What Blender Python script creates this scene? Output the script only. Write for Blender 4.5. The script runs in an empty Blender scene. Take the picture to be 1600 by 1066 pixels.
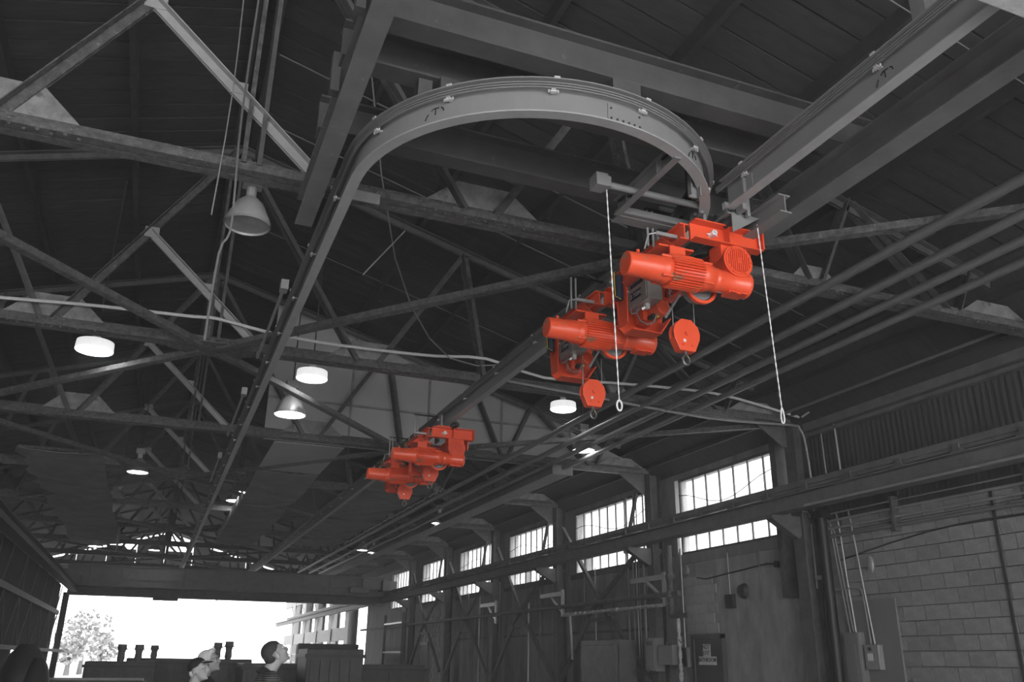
import bpy, bmesh, math, random
from math import sin, cos, pi, sqrt, atan2, radians
from mathutils import Vector, Matrix
random.seed(7)
HAZE = .006
SC = bpy.context.scene
COL = SC.collection

# ------------------------------------------------------------------ camera, world, lights, exposure
YAW, PITCH, ROLL, FPX = .37933, .358265, .013111, 1336.6
_F = Vector((sin(YAW)*cos(PITCH), cos(YAW)*cos(PITCH), sin(PITCH)))
_r = Vector((cos(YAW), -sin(YAW), 0)); _u = _r.cross(_F)
_R = cos(ROLL)*_r + sin(ROLL)*_u; _U = -sin(ROLL)*_r + cos(ROLL)*_u
cam = bpy.data.cameras.new('camera'); camo = bpy.data.objects.new('camera', cam); COL.objects.link(camo)
m = Matrix((( _R.x, _U.x, -_F.x, 0), (_R.y, _U.y, -_F.y, 0), (_R.z, _U.z, -_F.z, 1.65), (0, 0, 0, 1)))
camo.matrix_world = m
cam.sensor_width = 36; cam.lens = 36*FPX/1600; cam.clip_end = 500; cam.clip_start = .05
SC.camera = camo

w = bpy.data.worlds.new('sky'); SC.world = w; w.use_nodes = True
bg = w.node_tree.nodes['Background']; bg.inputs[0].default_value = (1, 1, 1, 1); bg.inputs[1].default_value = 5.0

def area(name, loc, rot, sx, sy, power, col=(1, 1, 1)):
    l = bpy.data.lights.new(name, 'AREA'); l.shape = 'RECTANGLE'; l.size = sx; l.size_y = sy; l.energy = power; l.color = col
    o = bpy.data.objects.new(name, l); o.location = loc; o.rotation_euler = rot; COL.objects.link(o); return o
# fill lamp added behind the camera, standing in for daylight from an unseen front opening
area('front_fill_lamp', (1.0, -7.5, 3.4), (radians(98), 0, 0), 15, 6, 900)
# daylight through the long window band on the right and the open rear end
area('window_band_daylight', (9.7, 24, 4.6), (0, radians(90), 0), 1.4, 24, 60)
l = bpy.data.lights.new('sun', 'SUN'); l.energy = 7.0; l.angle = radians(2)
o = bpy.data.objects.new('sun', l); o.rotation_euler = (radians(62), 0, radians(8)); COL.objects.link(o)
SC.view_settings.view_transform = 'Standard'; SC.view_settings.look = 'None'
SC.view_settings.exposure = 0.0; SC.view_settings.gamma = 1.0; SC.view_settings.use_curve_mapping = False
SC.cycles.max_bounces = 8; SC.cycles.diffuse_bounces = 4; SC.cycles.transparent_max_bounces = 12
SC.cycles.sample_clamp_indirect = 4.0

# ------------------------------------------------------------------ materials
def mat(name, col, rough=.6, metal=0., var=.25, scale=6., fine=0., rnd=0., bump=0., spec=.4, emit=None, stretch=None, dirt=None):
    M = bpy.data.materials.new(name); M.use_nodes = True; nt = M.node_tree; N = nt.nodes; L = nt.links
    b = N['Principled BSDF']; b.inputs['Roughness'].default_value = rough; b.inputs['Metallic'].default_value = metal
    b.inputs['Specular IOR Level'].default_value = spec
    if not isinstance(col, tuple): col = (col, col, col)
    if emit is not None:
        b.inputs['Emission Color'].default_value = (1, 1, 1, 1); b.inputs['Emission Strength'].default_value = emit
    tc = N.new('ShaderNodeTexCoord'); no = N.new('ShaderNodeTexNoise'); no.inputs['Scale'].default_value = scale
    no.inputs['Detail'].default_value = 5; no.inputs['Roughness'].default_value = .65
    src = tc.outputs['Object']
    if stretch:
        mp = N.new('ShaderNodeMapping'); mp.inputs['Scale'].default_value = stretch; L.new(src, mp.inputs[0]); src = mp.outputs[0]
    L.new(src, no.inputs['Vector'])
    cr = N.new('ShaderNodeMapRange'); cr.inputs[1].default_value = .3; cr.inputs[2].default_value = .7
    cr.inputs[3].default_value = 1-var; cr.inputs[4].default_value = 1+var
    L.new(no.outputs[0], cr.inputs[0]); fac = cr.outputs[0]
    if rnd:
        oi = N.new('ShaderNodeObjectInfo'); r2 = N.new('ShaderNodeMapRange'); r2.inputs[3].default_value = 1-rnd; r2.inputs[4].default_value = 1+rnd
        L.new(oi.outputs['Random'], r2.inputs[0]); mu = N.new('ShaderNodeMath'); mu.operation = 'MULTIPLY'
        L.new(fac, mu.inputs[0]); L.new(r2.outputs[0], mu.inputs[1]); fac = mu.outputs[0]
    vm = N.new('ShaderNodeVectorMath'); vm.operation = 'SCALE'; vm.inputs[0].default_value = col
    L.new(fac, vm.inputs['Scale']); out = vm.outputs[0]
    if dirt:   # second, sharper patchy colour: (colour, threshold)
        n2 = N.new('ShaderNodeTexNoise'); n2.inputs['Scale'].default_value = dirt[2]; n2.inputs['Detail'].default_value = 8
        L.new(src, n2.inputs['Vector']); m2 = N.new('ShaderNodeMapRange'); m2.inputs[1].default_value = dirt[1]; m2.inputs[2].default_value = dirt[1]+.08
        L.new(n2.outputs[0], m2.inputs[0]); mx = N.new('ShaderNodeMix'); mx.data_type = 'RGBA'
        L.new(m2.outputs[0], mx.inputs[0]); L.new(out, mx.inputs[6]); mx.inputs[7].default_value = (*dirt[0], 1); out = mx.outputs[2]
    L.new(out, b.inputs['Base Color'])
    if bump:
        bp = N.new('ShaderNodeBump'); bp.inputs['Strength'].default_value = bump; bp.inputs['Distance'].default_value = .02
        n3 = N.new('ShaderNodeTexNoise'); n3.inputs['Scale'].default_value = scale*6; n3.inputs['Detail'].default_value = 4
        L.new(src, n3.inputs['Vector']); L.new(n3.outputs[0], bp.inputs['Height']); L.new(bp.outputs[0], b.inputs['Normal'])
    return M
MAT = dict(
    rail=mat('painted_rail_steel', .19, .5, var=.06, scale=3, bump=.05),
    railflange=mat('pale_rail_flange', .32, .5, var=.1, scale=5),  # flange colour lighter than the web
    beam=mat('grey_primed_beam', .14, .55, var=.18, scale=4, dirt=((.2, .2, .2), .64, 9)),
    beamd=mat('dark_primed_beam', .075, .6, var=.2, scale=4, dirt=((.12, .12, .12), .66, 12)),
    truss=mat('sooty_truss_steel', .10, .65, var=.5, scale=14, bump=.8, dirt=((.22, .22, .22), .64, 22)),
    trussd=mat('dark_truss_steel', .085, .7, var=.3, scale=8),
    pale=mat('pale_painted_strut', .34, .5, var=.1, scale=7),
    plate=mat('bare_gusset_plate', .22, .6, var=.4, scale=6, dirt=((.1, .1, .1), .6, 5)),
    deck=mat('sooty_roof_board', .05, .8, var=.25, scale=3, rnd=.12, stretch=(1, 4, 1)),
    purlin=mat('roof_purlin', .045, .8, var=.2),
    part=mat('partition_sheet', .40, .7, var=.08, scale=1.2),
    seam=mat('partition_seam', .25, .7),
    block=mat('concrete_block', .24, .85, var=.16, scale=9, rnd=.12, bump=.5),
    blockp=mat('pale_glazed_block', .30, .7, var=.12, scale=6, rnd=.12, bump=.2),
    mortar=mat('mortar', .27, .9, var=.15),
    plaster=mat('stained_plaster', .26, .85, var=.3, scale=3, bump=.4, dirt=((.26, .26, .26), .63, 4), stretch=(1, 1, .4)),
    wall=mat('dark_wall_panel', .20, .8, var=.35, scale=2.5, bump=.3, stretch=(1, 1, .35)),
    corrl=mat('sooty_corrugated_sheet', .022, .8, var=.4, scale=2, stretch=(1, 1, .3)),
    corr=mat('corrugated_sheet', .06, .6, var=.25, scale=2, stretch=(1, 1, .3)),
    column=mat('grimy_column', .085, .7, var=.35, scale=5),
    runway=mat('runway_steel', .13, .6, var=.25, scale=4, bump=.2),
    pipe=mat('ceiling_pipe', .14, .45, var=.12, scale=4),
    galv=mat('galvanised_conduit', .30, .4, .3, var=.12, scale=8),
    silver=mat('silver_clip', .75, .3, .4, var=.05),
    ply=mat('plywood_board', .17, .7, var=.1, scale=3, stretch=(1, 1, .3)),
    grey=mat('grey_enamel_box', .17, .5, var=.08, scale=3),
    black=mat('black_rubber', .02, .5, var=.1),
    dark=mat('dark_metal', .045, .5, var=.2),
    red=mat('orange_red_enamel', (.68, .078, .030), .30, var=.05, scale=6, spec=.5),
    redd=mat('dusty_orange_enamel', (.68, .078, .030), .34, var=.06, scale=6, dirt=((.22, .17, .11), .60, 10)),
    blue=mat('blue_black_plastic', (.018, .026, .05), .4, var=.1),
    steel=mat('brushed_stainless', (.34, .34, .32), .35, .45, var=.08, scale=12),
    brass=mat('brassy_panel', (.35, .30, .17), .4, .5, var=.1),
    rope=mat('white_rope', .62, .8, var=.1, scale=30),
    wire=mat('wire_rope', .28, .5, .3),
    hook=mat('worn_hook_steel', .10, .35, .6, var=.2),
    yellow=mat('yellow_tag', (.6, .45, .02), .5),
    cloth=mat('hanging_tarp', .22, .85, var=.22, scale=1.5),
    clothp=mat('torn_pale_lining', .35, .8, var=.4, scale=12),
    shade=mat('lamp_reflector', .33, .4, .3, var=.08),
    shadew=mat('white_lamp_reflector', .7, .4, var=.05),
    shadelit=mat('lit_prismatic_shade', .8, .4, emit=.75),
    lens=mat('lit_lamp_lens', .9, .5, emit=24.0),
    lensd=mat('unlit_lamp_glass', .22, .4),
    white=mat('pale_concrete', .42, .8, var=.1, scale=8, bump=.2),
    door=mat('painted_door', .085, .5, var=.15, scale=3),
    sign=mat('pale_sign', .62, .6, var=.1),
    ink=mat('black_ink', .012, .6),
    label=mat('pale_lettering', .42, .5),
    floor=mat('concrete_floor', .38, .7, var=.2, scale=1),
    ground=mat('pale_yard_ground', .32, .9, var=.15, scale=.4),
    skin=mat('skin_tone', .34, .5, var=.04, scale=10),
    hairw=mat('white_hair', .6, .7, var=.2, scale=60),
    hairb=mat('dark_short_hair', .035, .7, var=.3, scale=60),
    cap=mat('black_cap_cloth', .018, .8),
    dcloth=mat('dark_cloth', .03, .85),
    trouser=mat('trouser_cloth', .06, .85),
    leaf=mat('tree_leaf', .34, .7, var=.3, rnd=.2),
    bark=mat('tree_bark', .08, .8),
    mach=mat('sooty_machine', .08, .5, var=.4, scale=4),  # base grey raised, haze over the rear machines put into the colour
)
# striped polo: real dye pattern
M = bpy.data.materials.new('striped_polo_cloth'); M.use_nodes = True; nt = M.node_tree; b = nt.nodes['Principled BSDF']
tc = nt.nodes.new('ShaderNodeTexCoord'); wv = nt.nodes.new('ShaderNodeTexWave'); wv.bands_direction = 'Z'
wv.inputs['Scale'].default_value = 17; wv.inputs['Distortion'].default_value = .6; wv.inputs['Detail'].default_value = 1
cr = nt.nodes.new('ShaderNodeValToRGB'); cr.color_ramp.elements[0].position = .62; cr.color_ramp.elements[0].color = (.022, .022, .022, 1)
cr.color_ramp.elements[1].position = .8; cr.color_ramp.elements[1].color = (.17, .17, .17, 1)
nt.links.new(tc.outputs['Object'], wv.inputs[0]); nt.links.new(wv.outputs[0], cr.inputs[0]); nt.links.new(cr.outputs[0], b.inputs['Base Color'])
b.inputs['Roughness'].default_value = .85; MAT['polo'] = M
# dirty translucent window glass
def glass(name, tr, dif):
    M = bpy.data.materials.new(name); M.use_nodes = True; nt = M.node_tree; N = nt.nodes; N.remove(N['Principled BSDF'])
    a = N.new('ShaderNodeBsdfTransparent'); a.inputs[0].default_value = (tr, tr, tr, 1)
    t = N.new('ShaderNodeBsdfTranslucent'); t.inputs[0].default_value = (dif, dif, dif, 1)
    mx = N.new('ShaderNodeMixShader'); no = N.new('ShaderNodeTexNoise'); no.inputs['Scale'].default_value = 3; tc = N.new('ShaderNodeTexCoord')
    mp = N.new('ShaderNodeMapping'); mp.inputs['Scale'].default_value = (1, 1.5, .3)
    nt.links.new(tc.outputs['Object'], mp.inputs[0]); nt.links.new(mp.outputs[0], no.inputs['Vector'])
    r = N.new('ShaderNodeMapRange'); r.inputs[1].default_value = .4; r.inputs[2].default_value = .9; r.inputs[3].default_value = .15; r.inputs[4].default_value = .45
    nt.links.new(no.outputs[0], r.inputs[0]); nt.links.new(r.outputs[0], mx.inputs[0])
    nt.links.new(a.outputs[0], mx.inputs[1]); nt.links.new(t.outputs[0], mx.inputs[2]); nt.links.new(mx.outputs[0], N['Material Output'].inputs[0])
    return M
MAT['glass'] = glass('grimy_window_glass', .8, .55)
MAT['glassd'] = glass('soot_dark_window_glass', .35, .3)

# ------------------------------------------------------------------ mesh helpers
WORLD = {}     # world location of each built parent
class MB:
    def __init__(s): s.v = []; s.f = []; s.m = []; s.cm = 0
    def add(s, vs, fs):
        o = len(s.v); s.v += [tuple(p) for p in vs]; s.f += [tuple(o+i for i in f) for f in fs]; s.m += [s.cm]*len(fs)
        return s
    def box(s, x0, x1, y0, y1, z0, z1):
        return s.add([(x, y, z) for x in (x0, x1) for y in (y0, y1) for z in (z0, z1)],
                     [(0, 1, 3, 2), (4, 6, 7, 5), (0, 4, 5, 1), (2, 3, 7, 6), (0, 2, 6, 4), (1, 5, 7, 3)])
    def bar(s, a, b, w, h, up=(0, 0, 1)):
        a = Vector(a); b = Vector(b); d = (b-a).normalized(); up = Vector(up)
        if abs(d.dot(up)) > .98: up = Vector((0, 1, 0)) if abs(d.y) < .9 else Vector((1, 0, 0))
        x = d.cross(up).normalized()*w/2; y = x.cross(d).normalized()*h/2
        return s.add([p+i*x+j*y for p in (a, b) for i in (-1, 1) for j in (-1, 1)],
                     [(0, 1, 3, 2), (4, 6, 7, 5), (0, 4, 5, 1), (2, 3, 7, 6), (0, 2, 6, 4), (1, 5, 7, 3)])
    def frame(s, d):
        d = Vector(d).normalized(); up = Vector((0, 0, 1)) if abs(d.z) < .95 else Vector((1, 0, 0))
        x = d.cross(up).normalized(); return d, x, x.cross(d).normalized()
    def rings(s, rings, cap=True, closed=False):
        n = len(rings[0]); vs = [p for r in rings for p in r]; fs = []
        R = len(rings)
        for i in range(R if closed else R-1):
            for j in range(n): a = i*n+j; b_ = i*n+(j+1) % n; c = ((i+1) % R)*n+(j+1) % n; d = ((i+1) % R)*n+j; fs.append((a, b_, c, d))
        if cap and not closed: fs.append(tuple(range(n-1, -1, -1))); fs.append(tuple((R-1)*n+j for j in range(n)))
        return s.add(vs, fs)
    def lathe(s, o, axis, prof, n=20, cap=True):
        d, x, y = s.frame(axis); o = Vector(o)
        return s.rings([[o+d*t+(x*cos(2*pi*k/n)+y*sin(2*pi*k/n))*r for k in range(n)] for t, r in prof], cap)
    def cyl(s, a, b, r, r2=None, n=12):
        a = Vector(a); b = Vector(b); L = (b-a).length
        return s.lathe(a, b-a, [(0, r), (L, r if r2 is None else r2)], n)
    def tube(s, pts, r, n=8, closed=False):
        P = [Vector(p) for p in pts]; R = []; px = None
        for i, p in enumerate(P):
            if closed: t = P[(i+1) % len(P)]-P[i-1]
            else: t = P[min(i+1, len(P)-1)]-P[max(i-1, 0)]
            t.normalize()
            if px is None: _, px, _ = s.frame(t)
            px = (px-t*px.dot(t)).normalized(); py = t.cross(px)
            R.append([p+(px*cos(2*pi*k/n)+py*sin(2*pi*k/n))*r for k in range(n)])
        return s.rings(R, closed=closed)
    def prism(s, poly, o, u, v, th):
        o = Vector(o); u = Vector(u); v = Vector(v); n = u.cross(v).normalized()*th
        A = [o+u*a+v*b_ for a, b_ in poly]; k = len(A)
        return s.add(A+[p+n for p in A], [tuple(range(k-1, -1, -1)), tuple(range(k, 2*k))]+[(i, (i+1) % k, k+(i+1) % k, k+i) for i in range(k)])
    def sweep(s, prof, path):   # prof: (offset outward, z) polygon ; path: (x, y, nx, ny)
        return s.rings([[Vector((x+nx*o, y+ny*o, z)) for o, z in prof] for x, y, nx, ny in path])
    def ibeam(s, a, b, dep, fl, tf=.016, tw=.012, up=(0, 0, 1)):   # a, b at bottom-centre
        a = Vector(a); b = Vector(b); d = (b-a).normalized(); U = Vector(up); x = d.cross(U).normalized(); U = x.cross(d).normalized()
        for z0, z1, w_ in ((0, tf, fl), (tf, dep-tf, tw), (dep-tf, dep, fl)):
            vs = [p+x*(i*w_/2)+U*z for p in (a, b) for i in (-1, 1) for z in (z0, z1)]
            s.add(vs, [(0, 1, 3, 2), (4, 6, 7, 5), (0, 4, 5, 1), (2, 3, 7, 6), (0, 2, 6, 4), (1, 5, 7, 3)])
        return s
    def ell(s, c, rx, ry, rz, rot=None, n=14, k=9):
        c = Vector(c); R = []
        for i in range(1, k):
            t = pi*i/k
            ring = [Vector((rx*sin(t)*cos(2*pi*j/n), ry*sin(t)*sin(2*pi*j/n), -rz*cos(t))) for j in range(n)]
            R.append([c+(rot @ q if rot else q) for q in ring])
        return s.rings(R)
    def build(s, name, mt, parent=None, loc=None, smooth=False, bevel=0, **props):
        if parent is not None: L = WORLD[parent]
        elif loc is not None: L = Vector(loc)
        else:
            xs = [p[0] for p in s.v]; ys = [p[1] for p in s.v]; zs = [p[2] for p in s.v]
            L = Vector(((min(xs)+max(xs))/2, (min(ys)+max(ys))/2, min(zs)))
        me = bpy.data.meshes.new(name); me.from_pydata([(p[0]-L.x, p[1]-L.y, p[2]-L.z) for p in s.v], [], s.f)
        for q in (mt if isinstance(mt, (list, tuple)) else [mt]): me.materials.append(MAT[q])
        if isinstance(mt, (list, tuple)):
            me.polygons.foreach_set('material_index', s.m)
        bm = bmesh.new(); bm.from_mesh(me); bmesh.ops.recalc_face_normals(bm, faces=bm.faces)
        bm.to_mesh(me); bm.free()
        if smooth:
            me.shade_smooth()
            try: me.set_sharp_from_angle(angle=radians(38))
            except Exception: pass
        o = bpy.data.objects.new(name, me); COL.objects.link(o)
        if parent is not None: o.parent = parent; WORLD[o] = L
        else: o.location = L; WORLD[o] = L
        if bevel:
            bv = o.modifiers.new('bevel', 'BEVEL'); bv.width = bevel; bv.segments = 2; bv.limit_method = 'ANGLE'
        for k_, v_ in props.items(): o[k_] = v_
        return o
def thing(name, loc, label, category, group=None, kind=None):
    o = bpy.data.objects.new(name, None); o.empty_display_size = .2; COL.objects.link(o); o.location = loc; WORLD[o] = Vector(loc)
    if label: o['label'] = label
    if category: o['category'] = category
    if group: o['group'] = group
    if kind: o['kind'] = kind
    return o
def tag(o, label, category, group=None):
    o['label'] = label; o['category'] = category
    if group: o['group'] = group
    return o
def copy_tree(o, loc=None, parent=None):
    c = o.copy(); COL.objects.link(c)
    if parent is not None: c.parent = parent; WORLD[c] = WORLD[parent]
    if loc is not None: c.location = loc; WORLD[c] = Vector(loc)
    elif parent is None: WORLD[c] = WORLD[o]
    for ch in list(o.children): copy_tree(ch, None, c)
    return c
def inst(src, name, parent, loc):   # piece sharing mesh data, world location loc
    c = bpy.data.objects.new(name, src.data); COL.objects.link(c); c.parent = parent; c.location = Vector(loc)-WORLD[parent]; return c
def text(body, name, mt, parent, origin, right, up, size, th=.003, align='CENTER'):
    cu = bpy.data.curves.new(name, 'FONT'); cu.body = body; cu.size = size; cu.align_x = align; cu.align_y = 'CENTER'; cu.extrude = th; cu.resolution_u = 2; cu.offset = size*.005
    t = bpy.data.objects.new('t', cu); COL.objects.link(t); dg = bpy.context.evaluated_depsgraph_get(); dg.update()
    me = bpy.data.meshes.new_from_object(t.evaluated_get(dg)); bpy.data.objects.remove(t)
    R_ = Vector(right).normalized(); U_ = Vector(up).normalized(); N_ = R_.cross(U_)
    Mx = Matrix(((R_.x, U_.x, N_.x), (R_.y, U_.y, N_.y), (R_.z, U_.z, N_.z))).to_4x4()
    me.transform(Mx); me.materials.clear(); me.materials.append(MAT[mt])
    o = bpy.data.objects.new(name, me); COL.objects.link(o); o.parent = parent; o.location = Vector(origin)-WORLD[parent]
    return o

# ================================================================== THE SETTING
BAY = 4.68; T1Y = 6.75; XR = 10.0; NT = 12
SL, ZR = .288, 8.78
def roofz(x): return ZR-SL*abs(x-.3)

def st(o): o['kind'] = 'structure'; return o
st(MB().box(-9.6, 10.4, -8, 58, -.2, 0).build('floor', 'floor'))
st(MB().box(-80, 90, 58, 220, -.25, -.03).box(10.4, 90, -8, 58, -.25, -.03).box(-80, -9.6, -8, 58, -.25, -.03).build('ground', 'ground'))

# roof: boarded underside, purlins, ridge
for side, sg in (('right', 1), ('left', -1)):
    xe = XR+.2 if sg > 0 else -9.6
    c = thing('ceiling_'+side, (.3, 0, roofz(xe)), None, None, kind='structure')
    MB().add([(.3, y, ZR+.12+dz) for y in (-8, 58.2) for dz in (0, .06)]+[(xe, y, roofz(xe)+.12+dz) for y in (-8, 58.2) for dz in (0, .06)],
             [(0, 1, 3, 2), (4, 6, 7, 5), (0, 4, 5, 1), (2, 3, 7, 6), (0, 2, 6, 4), (1, 5, 7, 3)]).build('roof_deck', 'deck', c)
    base = None; L = xe-.3
    for k in range(128):
        y = -.6+k*.33
        if base is None:
            base = MB().add([(0, yy, z) for yy in (.012, .318) for z in (.065, .11)]+[(L, yy, z-SL*abs(L)) for yy in (.012, .318) for z in (.065, .11)],
                [(0, 1, 3, 2), (4, 6, 7, 5), (0, 4, 5, 1), (2, 3, 7, 6), (0, 2, 6, 4), (1, 5, 7, 3)]).build('board', 'deck', c)
            base.data.transform(Matrix.Translation(WORLD[c])); base.location = Vector((.3, y, ZR))-WORLD[c]
        else: inst(base, 'board', c, (.3, y, ZR+random.uniform(-.006, .006)))
    for j in range(8):
        x = .3+sg*(.12+j*1.3)
        MB().box(x-.035, x+.035, -8, 58, roofz(x)-.12, roofz(x)+.07).build('purlin', 'purlin', c)

c = [o for o in bpy.data.objects if o.name == 'ceiling_right'][0]
for y in (4.4, 9.1, 10.6, 13.7, 18.4): MB().cyl((.5, y, roofz(.5)-.11), (8.8, y, roofz(8.8)-.11), .009, n=5).build('sag_rod', 'pipe', c)
MB().add([(8.9, y, roofz(8.9)-.04+dz) for y in (-8, 58) for dz in (0, .05)]+[(10.0, y, 5.42+dz) for y in (-8, 58) for dz in (0, .05)],
         [(0, 1, 3, 2), (4, 6, 7, 5), (0, 4, 5, 1), (2, 3, 7, 6), (0, 2, 6, 4), (1, 5, 7, 3)]).build('eaves_soffit', 'deck', c)
for x, z in ((9.2, 5.98), (9.62, 5.66)): MB().box(x-.03, x+.03, -8, 58, z-.05, z+.03).build('soffit_batten', 'purlin', c)
# right wall ------------------------------------------------------------
COLY = [T1Y+BAY*k for k in range(-2, 7)]
COLY[2] = T1Y; WCOL = [11.4, 16.1, 20.9, 25.55, 30.3, 35.0, 39.3]
wr = thing('wall_right', (10.1, 15, 0), None, None, kind='structure')
MB().box(10.05, 10.3, -8, 36.8, 0, 3.76).build('backing', 'mortar', wr)
MB().box(10.0, 10.3, 36.8, 44, 0, 3.76).box(10.0, 10.3, 39.4, 44, 3.76, 5.3).build('end_wall', 'wall', wr)
MB().box(10.0, 10.3, -8, 44, 5.3, 6.12).build('eaves_plate', 'wall', wr)
MB().box(10.06, 10.3, -8, 11.55, 3.76, 5.3).build('upper_backing', 'wall', wr)
for y0, y1 in ((12.15, 15.35), (16.55, 20.6), (21.35, 25.3), (26.0, 30.05), (30.75, 34.7), (35.3, 36.8)):
    pass
for yc in WCOL[1:6]: MB().box(10.0, 10.3, yc-.5, yc+.4, 3.76, 5.3).build('pier', 'wall', wr)
# concrete block courses (running bond) between front and first column
blk = None; BW = .4; BH = .2
for r in range(14):
    z = 1.05+r*BH
    if z+BH > 3.86: break
    y = 4.6+(r % 2)*.2
    while y < 10.85:
        y1 = min(y+BW, 11.0)
        if blk is None: blk = MB().box(9.985, 10.06, y+.006, y+BW-.006, z+.006, z+BH-.006).build('block', 'block', wr); blk.data.transform(Matrix.Translation(WORLD[wr]-Vector((10, y, z)))); blk.location = Vector((10, y, z))-WORLD[wr]
        elif y1-y > .39: inst(blk, 'block', wr, (10+random.uniform(-.004, .004), y, z))
        y += BW
    if r % 2: MB().box(9.987, 10.06, 4.4, 4.794, z+.006, z+BH-.006).build('block', 'block', wr)
# seam / control joint strip
MB().box(9.965, 10.0, 8.02, 8.06, .6, 3.85).build('joint_strip', 'dark', wr)
# corrugated sheet above the blocks
m_ = MB(); n = 0; y = 4.0
prof = []
while y < 11.5:
    prof += [(y, 10.045), (y+.025, 10.038), (y+.05, 10.038), (y+.075, 10.045)]; y += .1
pts = [(x, yy) for yy, x in prof]
k = len(pts); vs = [(x, yy, z) for z in (3.84, 5.32) for x, yy in pts]+[(x+.012, yy, z) for z in (3.84, 5.32) for x, yy in pts]
fs = [(i, i+1, k+i+1, k+i) for i in range(k-1)]+[(2*k+i, 3*k+i, 3*k+i+1, 2*k+i+1) for i in range(k-1)]+[(0, k, 3*k, 2*k), (k-1, 3*k-1, 4*k-1, 2*k-1)]
m_.add(vs, fs); m_.build('corrugated_sheet', 'corr', wr)
MB().box(9.93, 10.04, 4, 11.3, 5.28, 5.34).box(9.86, 10.04, 4, 11.3, 5.36, 5.5).build('eaves_channel', 'runway', wr)
MB().box(9.9, 10.02, 4, 11.3, 4.34, 4.42).build('sheet_rail', 'runway', wr)
# plywood board beside the panels, hatch panels on lower wall
MB().box(9.955, 9.99, 9.9, 10.9, .6, 2.58).build('plywood_board', 'ply', wr)
# plastered bay with the bathroom door
MB().box(9.99, 10.06, 11.5, 15.4, 0, 3.55).build('plaster', 'plaster', wr)
MB().box(9.96, 10.06, 11.5, 15.4, 3.55, 3.74).build('lintel', 'wall', wr)
pb = None
for r in range(6):
    for q in range(3):
        y = 14.3+q*.36+(r % 2)*.12; z = 2.2+r*.18
        if pb is None: pb = MB().box(9.97, 10.0, y+.004, y+.352, z+.004, z+.176).build('tile_block', 'blockp', wr); pb.data.transform(Matrix.Translation(WORLD[wr]-Vector((10, y, z)))); pb.location = Vector((10, y, z))-WORLD[wr]
        else: inst(pb, 'tile_block', wr, (10, y, z))
for r in range(13):   # rough brick toothing beside the first column
    for q in range(2):
        y = 11.75+q*.12+(r % 2)*.03; z = .9+r*.16
        if random.random() < .7: MB().box(9.96+random.uniform(0, .02), 10.0, y, y+.1, z, z+.14).build('brick', 'block', wr)
# panelled bays with rows of cladding panels
for b_, (y0, y1) in enumerate(((16.4, 20.6), (21.2, 25.3), (26.0, 30.0), (30.7, 34.7))):
    if b_ == 3:
        for r in range(18):
            for q in range(7):
                y = 31.4+q*.42+(r % 2)*.14; z = .3+r*.18
                if y < 34.2: inst(pb, 'tile_block', wr, (10, y, z))
        continue
    npn = 6; wd = (y1-y0)/npn
    for q in range(npn):
        d = random.uniform(0, .015)
        MB().box(9.97-d, 10.05, y0+q*wd+.01, y0+(q+1)*wd-.01, 0, 3.7).build('wall_panel', 'wall', wr)
    MB().box(9.93, 10.0, y0, y1, 3.62, 3.74).box(9.95, 10.0, y0, y1, 2.3, 2.36).build('wall_girt', 'column', wr)

# windows -----------------------------------------------------------------
def window(i, y0, y1, npn):
    w_ = thing('window_%d' % i, (10.05, (y0+y1)/2, 3.76), None, None, kind='structure')
    MB().box(10.0, 10.08, y0, y1, 3.74, 3.79).box(10.0, 10.08, y0, y1, 5.25, 5.3).box(10.0, 10.08, y0, y0+.04, 3.79, 5.25).box(10.0, 10.08, y1-.04, y1, 3.79, 5.25).build('window_frame', 'column', w_)
    MB().box(9.99, 10.08, y0, y1, 4.5, 4.545).build('transom', 'column', w_)
    MB().box(9.99, 10.08, y0, y1, 4.1, 4.125).build('transom', 'column', w_)
    wd = (y1-y0-.08)/npn; p0 = p1 = None
    for q in range(npn):
        y = y0+.04+q*wd
        if q: MB().box(10.015, 10.06, y-.007, y+.007, 3.79, 5.25).build('mullion', 'column', w_)
        for z0, z1 in ((4.545, 5.25), (4.125, 4.5), (3.79, 4.1)):
            g = 'glassd' if (q*7+i*3+int(z0*3)) % 11 == 0 and z0 < 4.5 else 'glass'
            MB().box(10.035, 10.041, y+.007, y+wd-.007, z0, z1).build('pane', g, w_)
    if i < 6:   # sagging cable across the lights
        MB().tube([(9.99, y0+(y1-y0)*t, 4.85+.12*sin(t*7+i)-.1*sin(pi*t)) for t in [k/12 for k in range(13)]], .008, 5).build('cable', 'black', w_)
window(1, 12.15, 15.45, 7); window(2, 16.55, 20.45, 9); window(3, 21.4, 25.1, 9); window(4, 26.0, 29.9, 9); window(5, 30.8, 34.6, 8)
window(6, 35.35, 39.3, 9); window(7, 11.6, 11.84, 1)

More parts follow.
